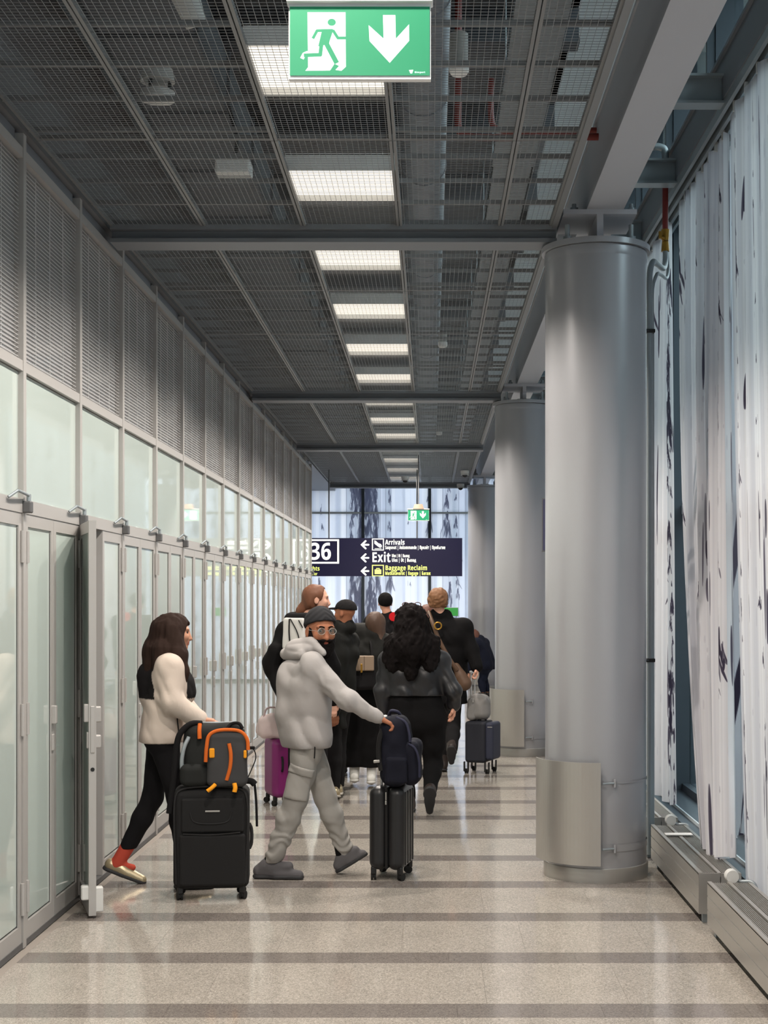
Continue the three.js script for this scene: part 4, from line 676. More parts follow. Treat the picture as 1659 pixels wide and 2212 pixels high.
{ // man in the grey hoodie looking back
  const P = person({ label: 'bearded man in grey hoodie and grey sweatpants looking back while pulling a black case', d: 9.1, x: 655, yaw: 1.85, skin: SK.brown, chest: [664, 1440], pelvis: [663, 1588], shoulders: 0.165, hips: 0.08, bulk: 1.12, head: [693, 1364], headYaw: 0.42, headPitch: 0.04, headScale: 1.12, socks: K.black, sockR: 0.034,
    armR: [[750, 1512, 0.23], [815, 1549, 0.17]], armL: [[640, 1512, -0.25], [675, 1575, -0.2]], handR: { dir: [0.86, -0.42, -0.1], palm: [-0.35, -1, 0.1], curl: 1.0 },
    legR: [[640, 1722, 0.08], [592, 1850, 0.08], [646, 1897, 0.1], [560, 1895, 0.06]], legL: [[702, 1722, -0.08], [744, 1830, -0.08], [783, 1852, -0.08], [733, 1882, -0.08]],
    trousers: { mat: K.greyPants, loose: 0.018, waist: 0.108, hem: 0.1, fold: 0.011, freq: 9, bunch: 0.005 },
    top: { name: 'hoodie', mat: K.grey, loose: 0.02, sleeve: 0.0, cuff: 0.03, hem: 0.825, fold: 0.014, freq: 8, ring: 0.002, prims: [[[652, 1540, 0], [662, 1596, 0.0], 0.15, 0.17], [[636, 1460], [636, 1540], 0.115, 0.12]] },
    shoes: { mat: K.shoe, sole: K.sole },
    hat: { mat: cloth(C(46, 46, 48), 0.95), wrap: true, cutY: 0.04, tilt: 0.32, up: 0.004, tall: 0.006 } });
  const [lo, hi] = P.headBox(0.02);
  mesh('beard', sdfMesh((x, y, z) => { const [a, b, c] = P.toHead(x, y, z); let d = ell(a, b, c, 0, -0.07, 0.03, 0.071, 0.075, 0.072); d = smin(d, ell(Math.abs(a), b, c, 0.066, -0.02, 0.012, 0.012, 0.05, 0.025), 0.02); d = smin(d, ell(a, b, c, 0, -0.12, 0.062, 0.036, 0.034, 0.034), 0.03);
    d = smax(d, -ell(a, b, c, 0, 0.0, 0.1, 0.062, 0.055, 0.09), 0.01); d = smin(d, ell(Math.abs(a), b, c, 0.018, -0.046, 0.094, 0.022, 0.008, 0.014), 0.008); d = smax(d, -ell(a, b, c, 0, -0.061, 0.106, 0.019, 0.008, 0.026), 0.004);
    return d + 0.002 * noise3(x * 120, y * 90, z * 120); }, lo, hi, 0.004), HAIR.black, P.t);
  for (const s of [-1, 1]) {
    const e = mesh('eye', new THREE.SphereGeometry(0.0115, 16, 12).translate(...P.fromHead(s * 0.031, 0.008, 0.0735)), mat(C(150, 138, 128), 0.4), P.t);
    mesh('iris', new THREE.SphereGeometry(0.0055, 12, 10).translate(...P.fromHead(s * 0.031 - 0.002, 0.008, 0.081)), MT.black, e);
    mesh('eyebrow', tube([[s * 0.012, 0.027, 0.096], [s * 0.03, 0.033, 0.092], [s * 0.05, 0.026, 0.076]].map(q => P.fromHead(...q)), 0.004, 8), HAIR.black, P.t);
  }
  const gl = mesh('glasses', merge([-1, 1].flatMap(s => [new THREE.TorusGeometry(0.024, 0.0016, 6, 32).scale(1, 0.85, 1).applyMatrix4(P.R).translate(...P.fromHead(s * 0.033, 0.006, 0.104)), rod(P.fromHead(s * 0.057, 0.008, 0.103), P.fromHead(s * 0.08, 0.01, 0.0), 0.0016, 6)]).concat([rod(P.fromHead(-0.009, 0.01, 0.106), P.fromHead(0.009, 0.01, 0.106), 0.0016, 6)])), MT.steel, P.t);
  for (const s of [-1, 1]) mesh('lens', new THREE.CylinderGeometry(0.0235, 0.0235, 0.0012, 24).rotateX(Math.PI / 2).scale(1, 0.85, 1).applyMatrix4(P.R).translate(...P.fromHead(s * 0.033, 0.006, 0.104)), MT.glass, gl);
  { const pr = [cap(P.p([618, 1412, -0.04]), P.p([640, 1396, 0.0]), 0.03, 0.034), cap(P.p([618, 1412, -0.04]), P.p([652, 1414, 0.12]), 0.034, 0.03), cap(P.p([640, 1394, 0.02]), P.p([672, 1388, 0.06]), 0.04, 0.036), cap(P.p([672, 1390, 0.08]), P.p([698, 1410, 0.13]), 0.034, 0.022), cap(P.p([632, 1402, 0.02]), P.p([666, 1404, 0.08]), 0.05, 0.046)]; const ff = field(pr, 0.018), [l2, h2] = bounds(pr, 0.03);
    mesh('hood', sdfMesh((x, y, z) => ff(x, y, z) + 0.006 * (0.5 - Math.abs(noise3(x * 9, y * 22, z * 9)) * 2), l2, h2, 0.006), K.grey, P.t); }
  // cargo pocket and flap on the near leg
  const q = (a) => P.p(a);
  const patch = (name, c, tilt, hx, hy, out) => { const o = q(c), cs = Math.cos(tilt), sn = Math.sin(tilt); mesh(name, sdfMesh((x, y, z) => { const u = (x - o[0]) * cs + (y - o[1]) * sn, v = (y - o[1]) * cs - (x - o[0]) * sn; return smax(P.legField(x, y, z) - out, Math.max(Math.abs(u) - hx, Math.abs(v) - hy, 0.06 - z), 0.012); }, [o[0] - 0.14, o[1] - 0.15, 0.02], [o[0] + 0.14, o[1] + 0.15, 0.28], 0.006), K.greyPants, P.t); };
  patch('cargo_pocket', [643, 1700, 0.16], -0.2, 0.075, 0.085, 0.012); patch('pocket_flap', [650, 1666, 0.16], -0.3, 0.08, 0.026, 0.022);
  mesh('hood_cord', tube([[680, 1606, 0.19], [680, 1622, 0.188], [679, 1638, 0.18]].map(q), 0.004, 6), K.charcoal, P.t);
}
{ // tall man with reddish hair tied back
  const P = person({ label: 'tall man with reddish tied back hair and beard in black jacket behind the hooded man', d: 12.0, x: 660, yaw: 2.35, skin: SK.pale, chest: [655, 1368], pelvis: [662, 1505], shoulders: 0.2, bulk: 1.12, head: [684, 1296], headYaw: 1.75, headScale: 1.06, far: true,
    armL: [[586, 1430, -0.05], [612, 1500, 0.15]], armR: [[716, 1440, 0.05], [718, 1510, 0.1]],
    legR: [[690, 1625, -0.05], [705, 1725, -0.05], [715, 1745, -0.1], [700, 1747, 0]], legL: [[655, 1625, 0.05], [636, 1735, 0.05], [650, 1751, 0], [630, 1751, 0.1]],
    trousers: { mat: K.charcoal }, top: { name: 'jacket', mat: K.black, loose: 0.03, hem: 0.9, prims: [[[628, 1338], [678, 1336], 0.06, 0.06], [[600, 1410], [592, 1440], 0.09]] }, shoes: shoesDark,
    hair: { mat: HAIR.red, thick: 0.008, low: -0.07, line: 0.02, cut: 1.12, prims: [[[668, 1300], [652, 1318], 0.05, 0.04], [[650, 1318], [640, 1330], 0.035, 0.02]] } });
  const [lo, hi] = P.headBox(0.02);
  mesh('beard', sdfMesh((x, y, z) => { const [a, b, c] = P.toHead(x, y, z); let d = ell(a, b, c, 0, -0.075, 0.03, 0.066, 0.062, 0.068); d = smax(d, -ell(a, b, c, 0, -0.0, 0.1, 0.06, 0.056, 0.09), 0.01); return d + 0.002 * noise3(x * 90, y * 70, z * 90); }, lo, hi, 0.006), HAIR.red, P.t);
}
person({ label: 'person in dark cap and black puffer jacket walking left of the woman with pale shoes', d: 12.7, x: 738, yaw: 4.1, skin: SK.brown, chest: [734, 1387], pelvis: [724, 1515], shoulders: 0.14, bulk: 1.0, head: [744, 1325], headYaw: 4.3, headScale: 0.94, far: true,
  armL: [[716, 1465, 0.15], [722, 1532, 0.2]], armR: [[740, 1455, -0.2], [738, 1530, -0.2]], legL: [[720, 1615, 0.05], [720, 1700, 0.05], [727, 1722, -0.1], [725, 1722, 0.12]], legR: [[728, 1610, -0.1], [730, 1695, -0.1], [732, 1712, -0.25], [731, 1716, 0]],
  trousers: { mat: K.charcoal, loose: 0.02 }, top: { name: 'puffer_jacket', mat: K.olive, loose: 0.022, sleeve: 0.01, hem: 0.62, fold: 0.012, freq: 10, prims: [[[738, 1352], [752, 1354], 0.07, 0.075], [[726, 1500, 0.02], [726, 1570, 0.02], 0.095, 0.095]] }, shoes: { mat: K.gold, sole: K.paleSole },
  hat: { mat: K.charcoal, peak: true, cutY: 0.04, tilt: 0.1 } });
person({ label: 'woman with brown hair, pale collar and wide black trousers, wearing white shoes', d: 13.5, x: 792, yaw: 3.14, skin: SK.fair, chest: [792, 1392], pelvis: [792, 1500], shoulders: 0.165, bulk: 1.14, head: [812, 1350], headYaw: 2.7, headScale: 0.96, far: true,
  armL: [[756, 1445, 0.05], [752, 1508, 0.1]], armR: [[828, 1445], [826, 1508]], legL: [[768, 1600], [766, 1676], [766, 1686, -0.15], [766, 1688, 0.1]], legR: [[804, 1600, 0.05], [802, 1680, 0.05], [802, 1692, -0.1], [802, 1692, 0.16]],
  trousers: { mat: K.black, loose: 0.055, hem: 0.19, prims: [[[768, 1540], [764, 1640], 0.1, 0.12], [[804, 1540], [806, 1640], 0.09, 0.1]] }, top: { name: 'hooded_coat', mat: K.olive, loose: 0.03, hem: 0.72, prims: [[[772, 1366], [810, 1372], 0.09, 0.1]] }, shoes: { mat: K.white, sole: K.white }, socks: K.white,
  hair: { mat: HAIR.brown, thick: 0.016, low: -0.1, prims: [[[814, 1352], [822, 1392, 0.06], 0.08, 0.05]] } });
{ const P = person({ label: 'man in black beanie and black jacket with a red badge on the back', d: 17.5, x: 834, yaw: 3.3, skin: SK.fair, chest: [838, 1346], pelvis: [836, 1436], shoulders: 0.2, bulk: 1.12, head: [832, 1303], far: true, armL: [[800, 1390], [804, 1440]], armR: [[872, 1390], [870, 1440]],
    legL: [[826, 1520], [824, 1590], [824, 1605, -0.1], [824, 1606, 0.1]], legR: [[848, 1520], [850, 1590], [850, 1605, -0.1], [850, 1606, 0.1]], trousers: { mat: K.black }, top: { name: 'jacket', mat: K.ink, loose: 0.03, hem: 0.85 }, shoes: shoesDark,
    hat: { mat: K.black, cutY: -0.015, tilt: 0.35 } });
  mesh('red_badge', new THREE.CylinderGeometry(0.055, 0.055, 0.012, 24).rotateX(Math.PI / 2).translate(...P.p([850, 1332, 0.155])), cloth(C(196, 34, 40)), P.t); }
{ // woman in the black leather jacket, walking away
  const P = person({ label: 'woman with big curly dark hair in black leather jacket walking away', d: 11.8, x: 893, yaw: 3.14, skin: SK.fair, chest: [894, 1428], pelvis: [898, 1556], shoulders: 0.2, hips: 0.115, bulk: 1.25, head: [889, 1352], headScale: 0.98,
    armL: [[826, 1492, 0.03], [832, 1556, 0.0]], armR: [[980, 1492, 0.05], [982, 1522, 0.0]], handR: { dir: [-0.05, -1, -0.1], palm: [-1, 0, 0], curl: 0.6, thumb: -1 },
    legR: [[936, 1652, -0.02], [929, 1704, 0.18], [928, 1757, 0.1], [928, 1716, 0.24]], legL: [[872, 1650, -0.1], [884, 1728, -0.1], [886, 1744, -0.28], [886, 1752, -0.06]],
    trousers: { mat: K.black, loose: 0.018, hem: 0.1, prims: [[[862, 1556], [870, 1610], 0.115, 0.1], [[932, 1556], [936, 1610], 0.115, 0.1]] },
    top: { name: 'leather_jacket', mat: K.leather, loose: 0.016, sleeve: 0.008, hem: 0.97, fold: 0.011, freq: 11 }, shoes: { mat: K.brownShoe, sole: K.sole, boot: true },
    hair: { mat: HAIR.black, thick: 0.04, amp: 0.014, freq: 30, flow: 0.6, low: -0.12, cut: 0.9, prims: [[[889, 1340, 0.04], [887, 1398, 0.1], 0.14, 0.16], [[850, 1390, 0.06], [842, 1420, 0.08], 0.08, 0.06], [[930, 1390, 0.06], [936, 1420, 0.08], 0.08, 0.06], [[865, 1395, 0.1], [850, 1440, 0.12], 0.09, 0.055], [[912, 1395, 0.1], [928, 1440, 0.12], 0.09, 0.055], [[887, 1400, 0.12], [885, 1455, 0.13], 0.1, 0.06]] } });
  const r = (s) => new THREE.TorusGeometry(0.026, 0.004, 6, 20).scale(1, 0.8, 1).rotateX(-0.5).translate(...P.p([s > 0 ? 902 : 876, 1306, 0.05]));
  mesh('sunglasses', merge([r(-1), r(1), rod(P.p([866, 1310, 0.05]), P.p([852, 1334, 0.1]), 0.003, 6), rod(P.p([912, 1310, 0.05]), P.p([926, 1334, 0.1]), 0.003, 6)]), HAIR.auburn, P.t);
}
{ // man in the black coat with a shoulder bag
  const P = person({ label: 'man with curly sandy hair in long black coat pulling the navy case', d: 14.6, x: 960, yaw: 3.14, skin: SK.pale, chest: [958, 1356], pelvis: [962, 1465], shoulders: 0.2, bulk: 1.15, head: [947, 1300], headYaw: 3.0, headScale: 1.02, far: true,
    armR: [[1020, 1405, 0.05], [1030, 1440, 0.12]], armL: [[914, 1420], [914, 1480]], handR: { dir: [0.05, -1, 0.1], palm: [-1, 0, 0], curl: 1.0, thumb: -1 },
    legR: [[978, 1568, 0.0], [976, 1618, 0.3], [975, 1650, 0.2], [975, 1622, 0.38]], legL: [[955, 1570, -0.1], [957, 1640, -0.1], [958, 1660, -0.3], [958, 1664, -0.05]],
    trousers: { mat: K.charcoal, loose: 0.02 }, top: { name: 'coat', mat: K.coat, loose: 0.028, hem: 0.7, prims: [[[946, 1470], [944, 1530], 0.14, 0.15], [[978, 1470], [982, 1530], 0.13, 0.14], [[940, 1330], [962, 1330], 0.07]] }, shoes: { mat: K.brownShoe, sole: K.sole, boot: true },
    hair: { mat: HAIR.sand, thick: 0.026, amp: 0.008, freq: 40, flow: 1, low: -0.055 } });
  const b = thing('shoulder_bag', 'brown leather shoulder bag slung across the man in black coat', 'bag', [P.t.position.x, 0, P.t.position.z]);
  const pr = [cap(P.p([995, 1462, 0.17]), P.p([1003, 1480, 0.19]), 0.055), cap(P.p([985, 1440, 0.16]), P.p([1006, 1476, 0.19]), 0.04, 0.06)]; const ff = field(pr, 0.03), [lo, hi] = bounds(pr, 0.03);
  mesh('bag_body', sdfMesh(ff, lo, hi, 0.01), K.tanLeather, b);
  mesh('strap', tube([[926, 1322, 0.02], [934, 1345, 0.16], [950, 1385, 0.2], [972, 1425, 0.21], [988, 1448, 0.2]].map(q => P.p(q)), 0.022, 8).scale(1, 1, 1), K.tanLeather, b);
  mesh('buckle', new THREE.TorusGeometry(0.035, 0.008, 8, 20).translate(...P.p([946, 1352, 0.22])), MT.brass, b);
}
person({ label: 'person in navy jacket with reddish hair bending down beside the farthest column', d: 26, x: 1042, yaw: 4.3, skin: SK.fair, chest: [1036, 1392], pelvis: [1048, 1438], shoulders: 0.17, bulk: 1.15, head: [1022, 1376], headPitch: 0.4, headYaw: 4.4, far: true, armR: [[1024, 1420, 0.1], [1014, 1446, 0.15]], armL: [[1030, 1422, -0.2], [1018, 1448, -0.2]],
  legR: [[1040, 1472, 0.05], [1044, 1498, 0.05], [1030, 1504, 0.05], [1046, 1505, 0.05]], legL: [[1046, 1472, -0.1], [1054, 1498, -0.1], [1042, 1503, -0.1], [1056, 1504, -0.1]], trousers: { mat: K.navy }, top: { name: 'jacket', mat: K.navyDark, loose: 0.05, hem: 0.5 }, shoes: shoesDark,
  hair: { mat: HAIR.auburn, thick: 0.02, low: -0.1, prims: [[[1024, 1376], [1028, 1398, 0.05], 0.1, 0.08]] } });
person({ label: 'woman with auburn hair partly hidden between the leather jacket and the black coat', d: 17, x: 924, yaw: 3.14, skin: SK.fair, chest: [924, 1368], pelvis: [926, 1455], shoulders: 0.16, head: [922, 1330], far: true, armL: [[900, 1410], [902, 1455]], armR: [[946, 1410], [946, 1455]], legL: [[916, 1540], [916, 1600], [916, 1614, -0.1], [916, 1615, 0.1]], legR: [[934, 1540], [934, 1600], [934, 1614, -0.1], [934, 1615, 0.1]],
  trousers: { mat: K.charcoal }, top: { name: 'coat', mat: K.charcoal, loose: 0.03, hem: 0.7 }, shoes: shoesDark, hair: { mat: HAIR.auburn, thick: 0.018, low: -0.1, prims: [[[922, 1330], [922, 1360, 0.06], 0.08, 0.07]] } });
// ---------------------------------------------------------------- luggage
const wheelGeo = merge([new THREE.CylinderGeometry(0.024, 0.024, 0.012, 20).rotateZ(Math.PI / 2).translate(-0.01, 0.024, -0.012), new THREE.CylinderGeometry(0.024, 0.024, 0.012, 20).rotateZ(Math.PI / 2).translate(0.01, 0.024, -0.012)]);
const forkGeo = merge([rbox(0.034, 0.05, 0.03, 0.008, 0, 0.062, 0.0), rbox(0.008, 0.05, 0.03, 0.003, 0, 0.04, -0.006)]);
function casters(t, w, d) { for (const [sx, sz, a] of [[-1, 1, 0.3], [1, 1, -0.4], [-1, -1, 0.8], [1, -1, 2.2]]) { const f = mesh('caster', forkGeo, MT.black, t); f.position.set(sx * w, 0, sz * d); f.rotation.y = a; mesh('wheel', wheelGeo, MT.rubber, f); } }
function softBox(w, h, d, r, seedv = 0, amp = 0.004, cell = 0.009, taper = 0) {
  const f = (x, y, z) => { const k = 1 - taper * (y / h); const qx = Math.abs(x) - (w / 2 - r) * k, qy = Math.abs(y - h / 2) - (h / 2 - r), qz = Math.abs(z) - (d / 2 - r) * k; return Math.hypot(Math.max(qx, 0), Math.max(qy, 0), Math.max(qz, 0)) + Math.min(Math.max(qx, qy, qz), 0) - r + amp * noise3(x * 14 + seedv, y * 14, z * 14); };
  return sdfMesh(f, [-w / 2 - 0.02, -0.02, -d / 2 - 0.02], [w / 2 + 0.02, h + 0.02, d / 2 + 0.02], cell);
}
const nylon = mat(C(13, 12, 13), 0.9), nylonEdge = mat(C(20, 19, 20), 0.8), shell = phys(C(26, 26, 28), 0.38), pull = mat(C(170, 168, 164), 0.35, 0.6);
{ // black soft case with the hiking backpack
  const t = thing('suitcase', 'large black soft suitcase under the orange trimmed backpack', 'suitcase', [-1.291, 0, -8.48], 0.1);
  mesh('body', rbox(0.44, 0.59, 0.25, 0.045, 0, 0.36, 0, 4), nylon, t);
  mesh('upper_pocket', rbox(0.36, 0.2, 0.03, 0.014, 0.01, 0.5, 0.128, 3), nylon, t);
  mesh('lower_pocket', rbox(0.38, 0.3, 0.04, 0.018, 0.01, 0.24, 0.13, 3), nylon, t);
  mesh('flap_piping', tube([[-0.12, 0.52, 0.143], [-0.1, 0.468, 0.144], [0, 0.452, 0.145], [0.1, 0.468, 0.144], [0.12, 0.52, 0.143]], 0.004, 8, 30), nylonEdge, t); mesh('pocket_zip', tube([[-0.16, 0.395, 0.146], [0.0, 0.388, 0.148], [0.17, 0.4, 0.146]], 0.004, 8, 20), nylonEdge, t);
  mesh('name_plate', rbox(0.085, 0.009, 0.006, 0.002, 0.01, 0.525, 0.146), pull, t);
  mesh('piping', merge([tube([[-0.2, 0.1, 0.122], [-0.2, 0.62, 0.122], [-0.17, 0.65, 0.118], [0.17, 0.65, 0.118], [0.2, 0.62, 0.122], [0.2, 0.1, 0.122]], 0.006, 8, 60)]), nylonEdge, t);
  mesh('side_handle', tube([[0.218, 0.28, 0], [0.23, 0.31, 0], [0.23, 0.4, 0], [0.218, 0.43, 0]], 0.01, 8, 20), nylonEdge, t);
  mesh('telescopic_handle', merge([rod([-0.1, 0.64, -0.1], [-0.1, 1.0, -0.1], 0.009, 10), rod([0.1, 0.64, -0.1], [0.1, 1.0, -0.1], 0.009, 10), rbox(0.24, 0.03, 0.035, 0.012, 0, 1.01, -0.1)]), MT.galv, t);
  casters(t, 0.18, 0.09);
}
{ const t = thing('backpack', 'dark grey hiking backpack with orange zips standing on the black soft suitcase', 'backpack', [-1.262, 0.657, -8.45], 0.12); t.scale.set(1.03, 0.93, 1);
  const dg = cloth(C(62, 62, 63), 0.8), dk = cloth(C(36, 37, 36), 0.8), og = cloth(C(196, 96, 38), 0.8), yl = cloth(C(226, 148, 34), 0.7), bk = cloth(C(24, 23, 24));
  mesh('main_bag', softBox(0.37, 0.4, 0.2, 0.07, 1, 0.008, 0.009, 0.12).translate(-0.01, 0, -0.02), dk, t);
  mesh('front_pocket', softBox(0.23, 0.35, 0.09, 0.04, 4, 0.004, 0.008, 0.05).translate(0.065, 0.01, 0.095), dg, t);
  mesh('side_pocket', softBox(0.16, 0.14, 0.1, 0.04, 9, 0.006, 0.008, 0).translate(-0.12, 0.01, 0.06), dk, t);
  mesh('zip_arch', tube([[-0.055, 0.17, 0.135], [-0.05, 0.26, 0.135], [-0.035, 0.335, 0.13], [0.0, 0.36, 0.128], [0.07, 0.368, 0.126], [0.14, 0.355, 0.125], [0.175, 0.31, 0.125], [0.182, 0.24, 0.13]], 0.011, 10, 60), og, t);
  mesh('centre_zip', tube([[0.075, 0.285, 0.143], [0.085, 0.22, 0.147], [0.082, 0.14, 0.147], [0.062, 0.055, 0.143]], 0.011, 10, 30), og, t);
  mesh('top_zip', tube([[-0.09, 0.4, 0.06], [-0.092, 0.36, 0.085], [-0.09, 0.31, 0.095]], 0.012, 8, 16), og, t);
  mesh('zip_pull', rbox(0.03, 0.06, 0.02, 0.008, -0.02, 0.225, 0.142), yl, t); mesh('zip_pull', rbox(0.018, 0.05, 0.02, 0.008, 0.165, 0.215, 0.138), yl, t);
  mesh('compression_loop', merge([tube([[0.0, 0.03, 0.14], [-0.02, 0.01, 0.15], [-0.045, -0.01, 0.152]], 0.012, 8, 12), tube([[0.105, 0.035, 0.14], [0.11, 0.005, 0.15], [0.105, -0.018, 0.152]], 0.013, 8, 12)]), yl, t);
  mesh('haul_loop', tube([[0.06, 0.37, 0.08], [0.09, 0.4, 0.06], [0.13, 0.4, 0.06], [0.15, 0.37, 0.07]], 0.01, 8, 16), bk, t);
  mesh('shoulder_strap', tube([[-0.08, 0.4, 0.02], [-0.14, 0.4, 0.04], [-0.2, 0.34, 0.05], [-0.225, 0.22, 0.05], [-0.235, 0.08, 0.05], [-0.25, -0.06, 0.05], [-0.262, -0.16, 0.05]], 0.018, 8, 40), bk, t);
  mesh('grey_strap', tube([[-0.15, 0.32, 0.06], [-0.175, 0.26, 0.07], [-0.19, 0.18, 0.07], [-0.19, 0.1, 0.06]], 0.012, 8, 20), MT.galv, t);
  mesh('side_cord', tube([[0.18, 0.25, 0.08], [0.21, 0.24, 0.08], [0.225, 0.19, 0.08], [0.2, 0.11, 0.08], [0.175, 0.05, 0.08]], 0.0035, 6, 30), bk, t);
  mesh('buckle', rbox(0.04, 0.02, 0.02, 0.006, 0.2, 0.248, 0.08), bk, t);
  mesh('hip_belt', merge([tube([[0.16, 0.04, 0.06], [0.2, 0.035, 0.06], [0.22, 0.015, 0.06]], 0.02, 8, 12), tube([[0.218, 0.02, 0.06], [0.226, -0.08, 0.06], [0.23, -0.2, 0.06], [0.231, -0.25, 0.06]], 0.007, 8, 20)]), bk, t);
}
{ // black hard case of the hooded man, its narrow side towards us
  const t = thing('suitcase', 'slim black hard suitcase carrying the navy backpack', 'suitcase', [-0.245, 0, -9.1], -0.2);
  mesh('shell_half', rbox(0.112, 0.52, 0.34, 0.05, -0.058, 0.325, 0, 4), shell, t);
  mesh('shell_half', rbox(0.112, 0.52, 0.34, 0.05, 0.058, 0.325, 0, 4), shell, t);
  mesh('zip_band', rbox(0.016, 0.505, 0.325, 0.04, 0, 0.325, 0, 3), nylon, t);
  mesh('zip_pull', merge([rbox(0.008, 0.05, 0.006, 0.003, 0, 0.53, 0.166), rbox(0.01, 0.025, 0.008, 0.003, 0, 0.49, 0.168)]), pull, t);
  for (const y of [-0.1, -0.03, 0.04, 0.11]) mesh('rib', rbox(0.006, 0.46, 0.018, 0.003, 0.115, 0.325, y), shell, t);
  mesh('telescopic_handle', merge([rod([-0.055, 0.58, -0.05], [-0.055, 1.0, -0.05], 0.008, 10), rod([-0.055, 0.58, 0.05], [-0.055, 1.0, 0.05], 0.008, 10)]), mat(C(205, 205, 205), 0.3, 0.7), t);
  mesh('grip', rbox(0.03, 0.028, 0.14, 0.012, -0.055, 1.005, 0), MT.castWhite, t);
  casters(t, 0.085, 0.14);
}
{ const t = thing('backpack', 'navy backpack leaning on the slim black hard suitcase', 'backpack', [-0.205, 0.59, -9.05], -0.1);
  const nv = cloth(C(21, 22, 32), 0.8), nl = cloth(C(46, 47, 64), 0.7);
  mesh('main_bag', softBox(0.19, 0.44, 0.3, 0.075, 2, 0.01, 0.009, 0.1).rotateZ(0.05), nv, t);
  mesh('front_pocket', softBox(0.11, 0.28, 0.25, 0.05, 6, 0.008, 0.009, 0).translate(0.09, 0.01, 0), nv, t);
  mesh('side_pocket', softBox(0.14, 0.17, 0.05, 0.022, 3, 0.006, 0.008, 0).translate(0.01, 0.02, 0.15), nv, t);
  mesh('zip', tube([[0.0, 0.43, 0.1], [0.06, 0.4, 0.11], [0.085, 0.33, 0.12], [0.09, 0.28, 0.12]], 0.009, 8, 24), nl, t);
  mesh('pocket_zip', tube([[0.08, 0.27, 0.12], [0.12, 0.24, 0.12], [0.145, 0.17, 0.12], [0.148, 0.06, 0.11]], 0.008, 8, 24), nl, t);
  mesh('haul_loop', tube([[-0.06, 0.43, 0], [-0.04, 0.465, 0.03], [0.0, 0.46, 0.03], [0.02, 0.43, 0]], 0.01, 8, 16), nl, t);
  mesh('strap', merge([tube([[-0.06, 0.41, 0.1], [-0.1, 0.3, 0.12], [-0.105, 0.18, 0.12], [-0.09, 0.1, 0.12]], 0.016, 8, 24)]), nylon, t);
  mesh('strap_tip', rbox(0.04, 0.018, 0.02, 0.005, -0.1, 0.17, 0.14).rotateZ(0.1), pull, t);
}
{ const t = thing('suitcase', 'purple suitcase standing behind the legs of the hooded man', 'suitcase', [-1.29, 0, -12.35], 0.35);
  const pu = phys(C(118, 28, 96), 0.42); mesh('body', rbox(0.22, 0.5, 0.34, 0.05, 0, 0.32, 0, 4), pu, t); mesh('zip_band', rbox(0.03, 0.49, 0.345, 0.04, 0.03, 0.32, 0, 3), nylon, t); mesh('side_handle', tube([[-0.03, 0.3, 0.17], [-0.03, 0.32, 0.19], [-0.03, 0.4, 0.19], [-0.03, 0.42, 0.17]], 0.01, 8, 16), nylon, t);
  mesh('telescopic_handle', merge([rod([0, 0.56, -0.08], [0, 0.98, -0.08], 0.008, 8), rod([0, 0.56, 0.08], [0, 0.98, 0.08], 0.008, 8), rbox(0.03, 0.03, 0.2, 0.01, 0, 0.98, 0)]), MT.galv, t); casters(t, 0.08, 0.13); }
{ const t = thing('carry_bag', 'pale pink cloth bag resting on the purple suitcase', 'bag', [-1.36, 0.575, -12.3], 0.2); mesh('bag_body', softBox(0.26, 0.2, 0.2, 0.06, 5, 0.02, 0.01, 0.25), cloth(C(206, 188, 186)), t); mesh('carry_loop', tube([[-0.07, 0.18, 0], [-0.04, 0.25, 0], [0.04, 0.25, 0], [0.07, 0.18, 0]], 0.008, 8, 16), cloth(C(190, 170, 170)), t); }
{ const t = thing('suitcase', 'navy soft suitcase carrying the grey knitted bag', 'suitcase', [0.525, 0, -14.6], -0.35);
  const nb = mat(C(28, 30, 40), 0.75), nf = mat(C(40, 44, 62), 0.7);
  mesh('body', rbox(0.22, 0.42, 0.3, 0.035, -0.03, 0.32, 0, 4), nb, t); mesh('front_pocket', rbox(0.09, 0.38, 0.27, 0.03, 0.115, 0.33, 0, 3), nf, t); mesh('reflective_strip', rbox(0.05, 0.008, 0.006, 0.002, 0.125, 0.475, 0.136), pull, t); mesh('carry_handle', tube([[-0.02, 0.53, 0.06], [0.0, 0.55, 0.03], [0.02, 0.55, -0.03], [0.02, 0.53, -0.06]], 0.012, 8, 16), nb, t);
  mesh('telescopic_handle', merge([rod([-0.1, 0.53, 0.06], [-0.1, 1.02, 0.06], 0.008, 8), rod([-0.1, 0.53, -0.06], [-0.1, 1.02, -0.06], 0.008, 8), rbox(0.03, 0.03, 0.16, 0.01, -0.1, 1.02, 0)]), mat(C(210, 210, 208), 0.3, 0.6), t);
  for (const [sx, sz] of [[-1, 1], [1, 1], [-1, -1], [1, -1]]) { const f = mesh('caster', merge([rbox(0.012, 0.1, 0.03, 0.004, -0.02, 0.07, 0), rbox(0.012, 0.1, 0.03, 0.004, 0.02, 0.07, 0)]), MT.black, t); f.position.set(sx * 0.11 - 0.02, 0, sz * 0.12); mesh('wheel', wheelGeo, MT.rubber, f); } }
{ const t = thing('knitted_bag', 'grey knitted bag standing on the navy soft suitcase', 'bag', [0.505, 0.54, -14.58], -0.3);
  const kn = cloth(C(132, 130, 128), 1); mesh('bag_body', softBox(0.2, 0.26, 0.2, 0.07, 8, 0.012, 0.009, 0.3), kn, t); mesh('side_pocket', softBox(0.1, 0.22, 0.2, 0.04, 2, 0.006, 0.009, 0.2).translate(-0.07, 0, 0.01), kn, t); mesh('zip_pull', tube([[-0.05, 0.22, 0.1], [-0.045, 0.18, 0.118], [-0.04, 0.22, 0.1]], 0.003, 6, 16), MT.steel, t); }
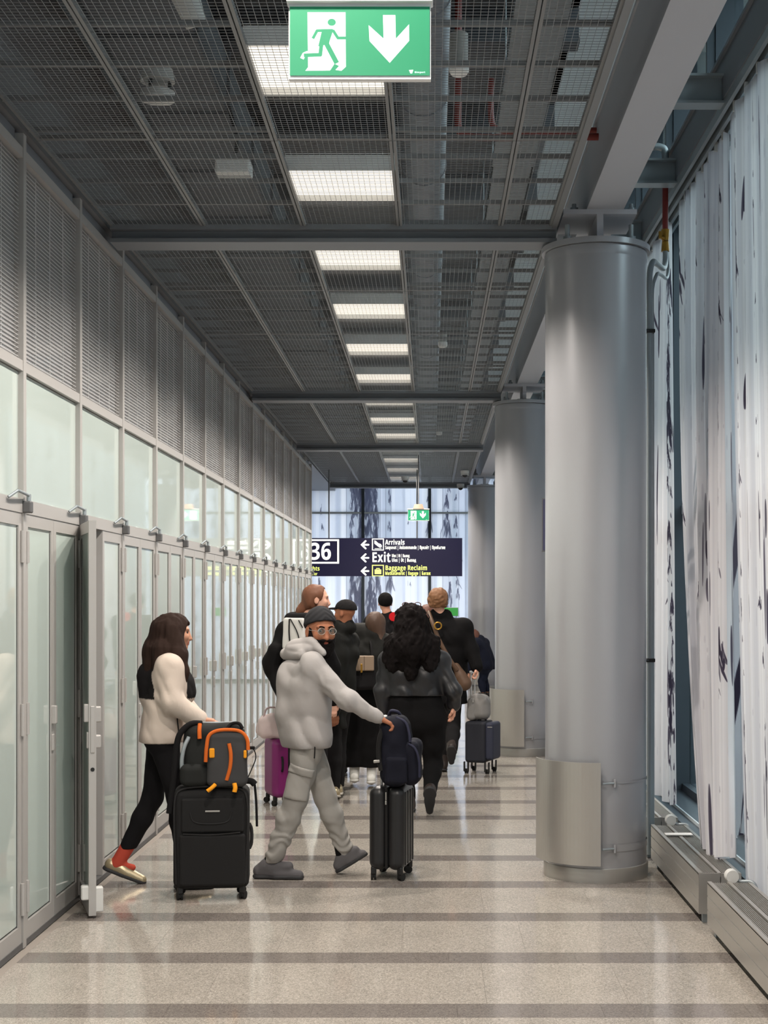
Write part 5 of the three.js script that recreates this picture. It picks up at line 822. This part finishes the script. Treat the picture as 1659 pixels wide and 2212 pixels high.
{ const t = thing('suitcase', 'black suitcase beside the woman with white shoes', 'suitcase', [-0.9, 0, -14.45], 0.3);
  mesh('body', rbox(0.2, 0.5, 0.32, 0.04, 0, 0.33, 0, 3), nylon, t); mesh('front_pocket', rbox(0.04, 0.4, 0.26, 0.015, 0.1, 0.32, 0, 2), nylonEdge, t); mesh('telescopic_handle', merge([rod([0, 0.56, -0.08], [0, 0.95, -0.08], 0.008, 8), rod([0, 0.56, 0.08], [0, 0.95, 0.08], 0.008, 8), rbox(0.03, 0.03, 0.2, 0.01, 0, 0.95, 0)]), MT.galv, t); casters(t, 0.075, 0.12); }
{ const t = thing('backpack', 'small black backpack with taupe flap worn by the woman with white shoes', 'backpack', [-0.625, 0.93, -13.2], 0.05);
  const bk = cloth(C(28, 27, 28)), tp = phys(C(140, 120, 100), 0.6);
  mesh('main_bag', softBox(0.24, 0.3, 0.13, 0.04, 7, 0.005, 0.01, 0.05), bk, t); mesh('flap', rbox(0.22, 0.14, 0.03, 0.012, -0.005, 0.245, 0.07, 3), tp, t); mesh('clasp', merge([rbox(0.018, 0.08, 0.01, 0.004, -0.01, 0.2, 0.09)]), MT.brass, t); mesh('seam', rbox(0.006, 0.13, 0.006, 0.002, 0.015, 0.245, 0.086), mat(C(96, 80, 66), 0.7), t); for (const s of [-1, 1]) mesh('strap', tube([[s * 0.09, 0.28, -0.04], [s * 0.08, 0.4, -0.1], [s * 0.07, 0.44, -0.16]], 0.012, 6, 12), bk, t); }
{ const t = thing('backpack', 'white and black backpack worn by the tall man with tied back hair', 'backpack', [-1.075, 1.29, -11.72], -0.5);
  const bk = cloth(C(24, 23, 24)), wh = cloth(C(206, 204, 200));
  mesh('main_bag', softBox(0.26, 0.36, 0.14, 0.05, 3, 0.006, 0.01, 0.1), bk, t); mesh('white_panel', softBox(0.22, 0.26, 0.05, 0.02, 3, 0.003, 0.008, 0.1).translate(0.0, 0.06, 0.065), wh, t); for (const [pts, r] of [[[[-0.02, 0.31, 0.094], [0.05, 0.2, 0.097], [0.08, 0.1, 0.096]], 0.004], [[[-0.03, 0.31, 0.094], [-0.03, 0.2, 0.097], [-0.02, 0.09, 0.096]], 0.006], [[[0.06, 0.3, 0.094], [0.1, 0.24, 0.094]], 0.004]]) mesh('cord', tube(pts, r, 6, 16), bk, t); mesh('waist_strap', tube([[-0.13, 0.02, 0.0], [-0.16, -0.1, 0.02], [-0.2, -0.22, 0.02], [-0.15, -0.34, 0.02]], 0.008, 6, 20), bk, t); }
// ---------------------------------------------------------------- hand over
scene.traverse(o => { if (o.isMesh) { o.castShadow = true; o.receiveShadow = true; } });
renderer.render(scene, camera);
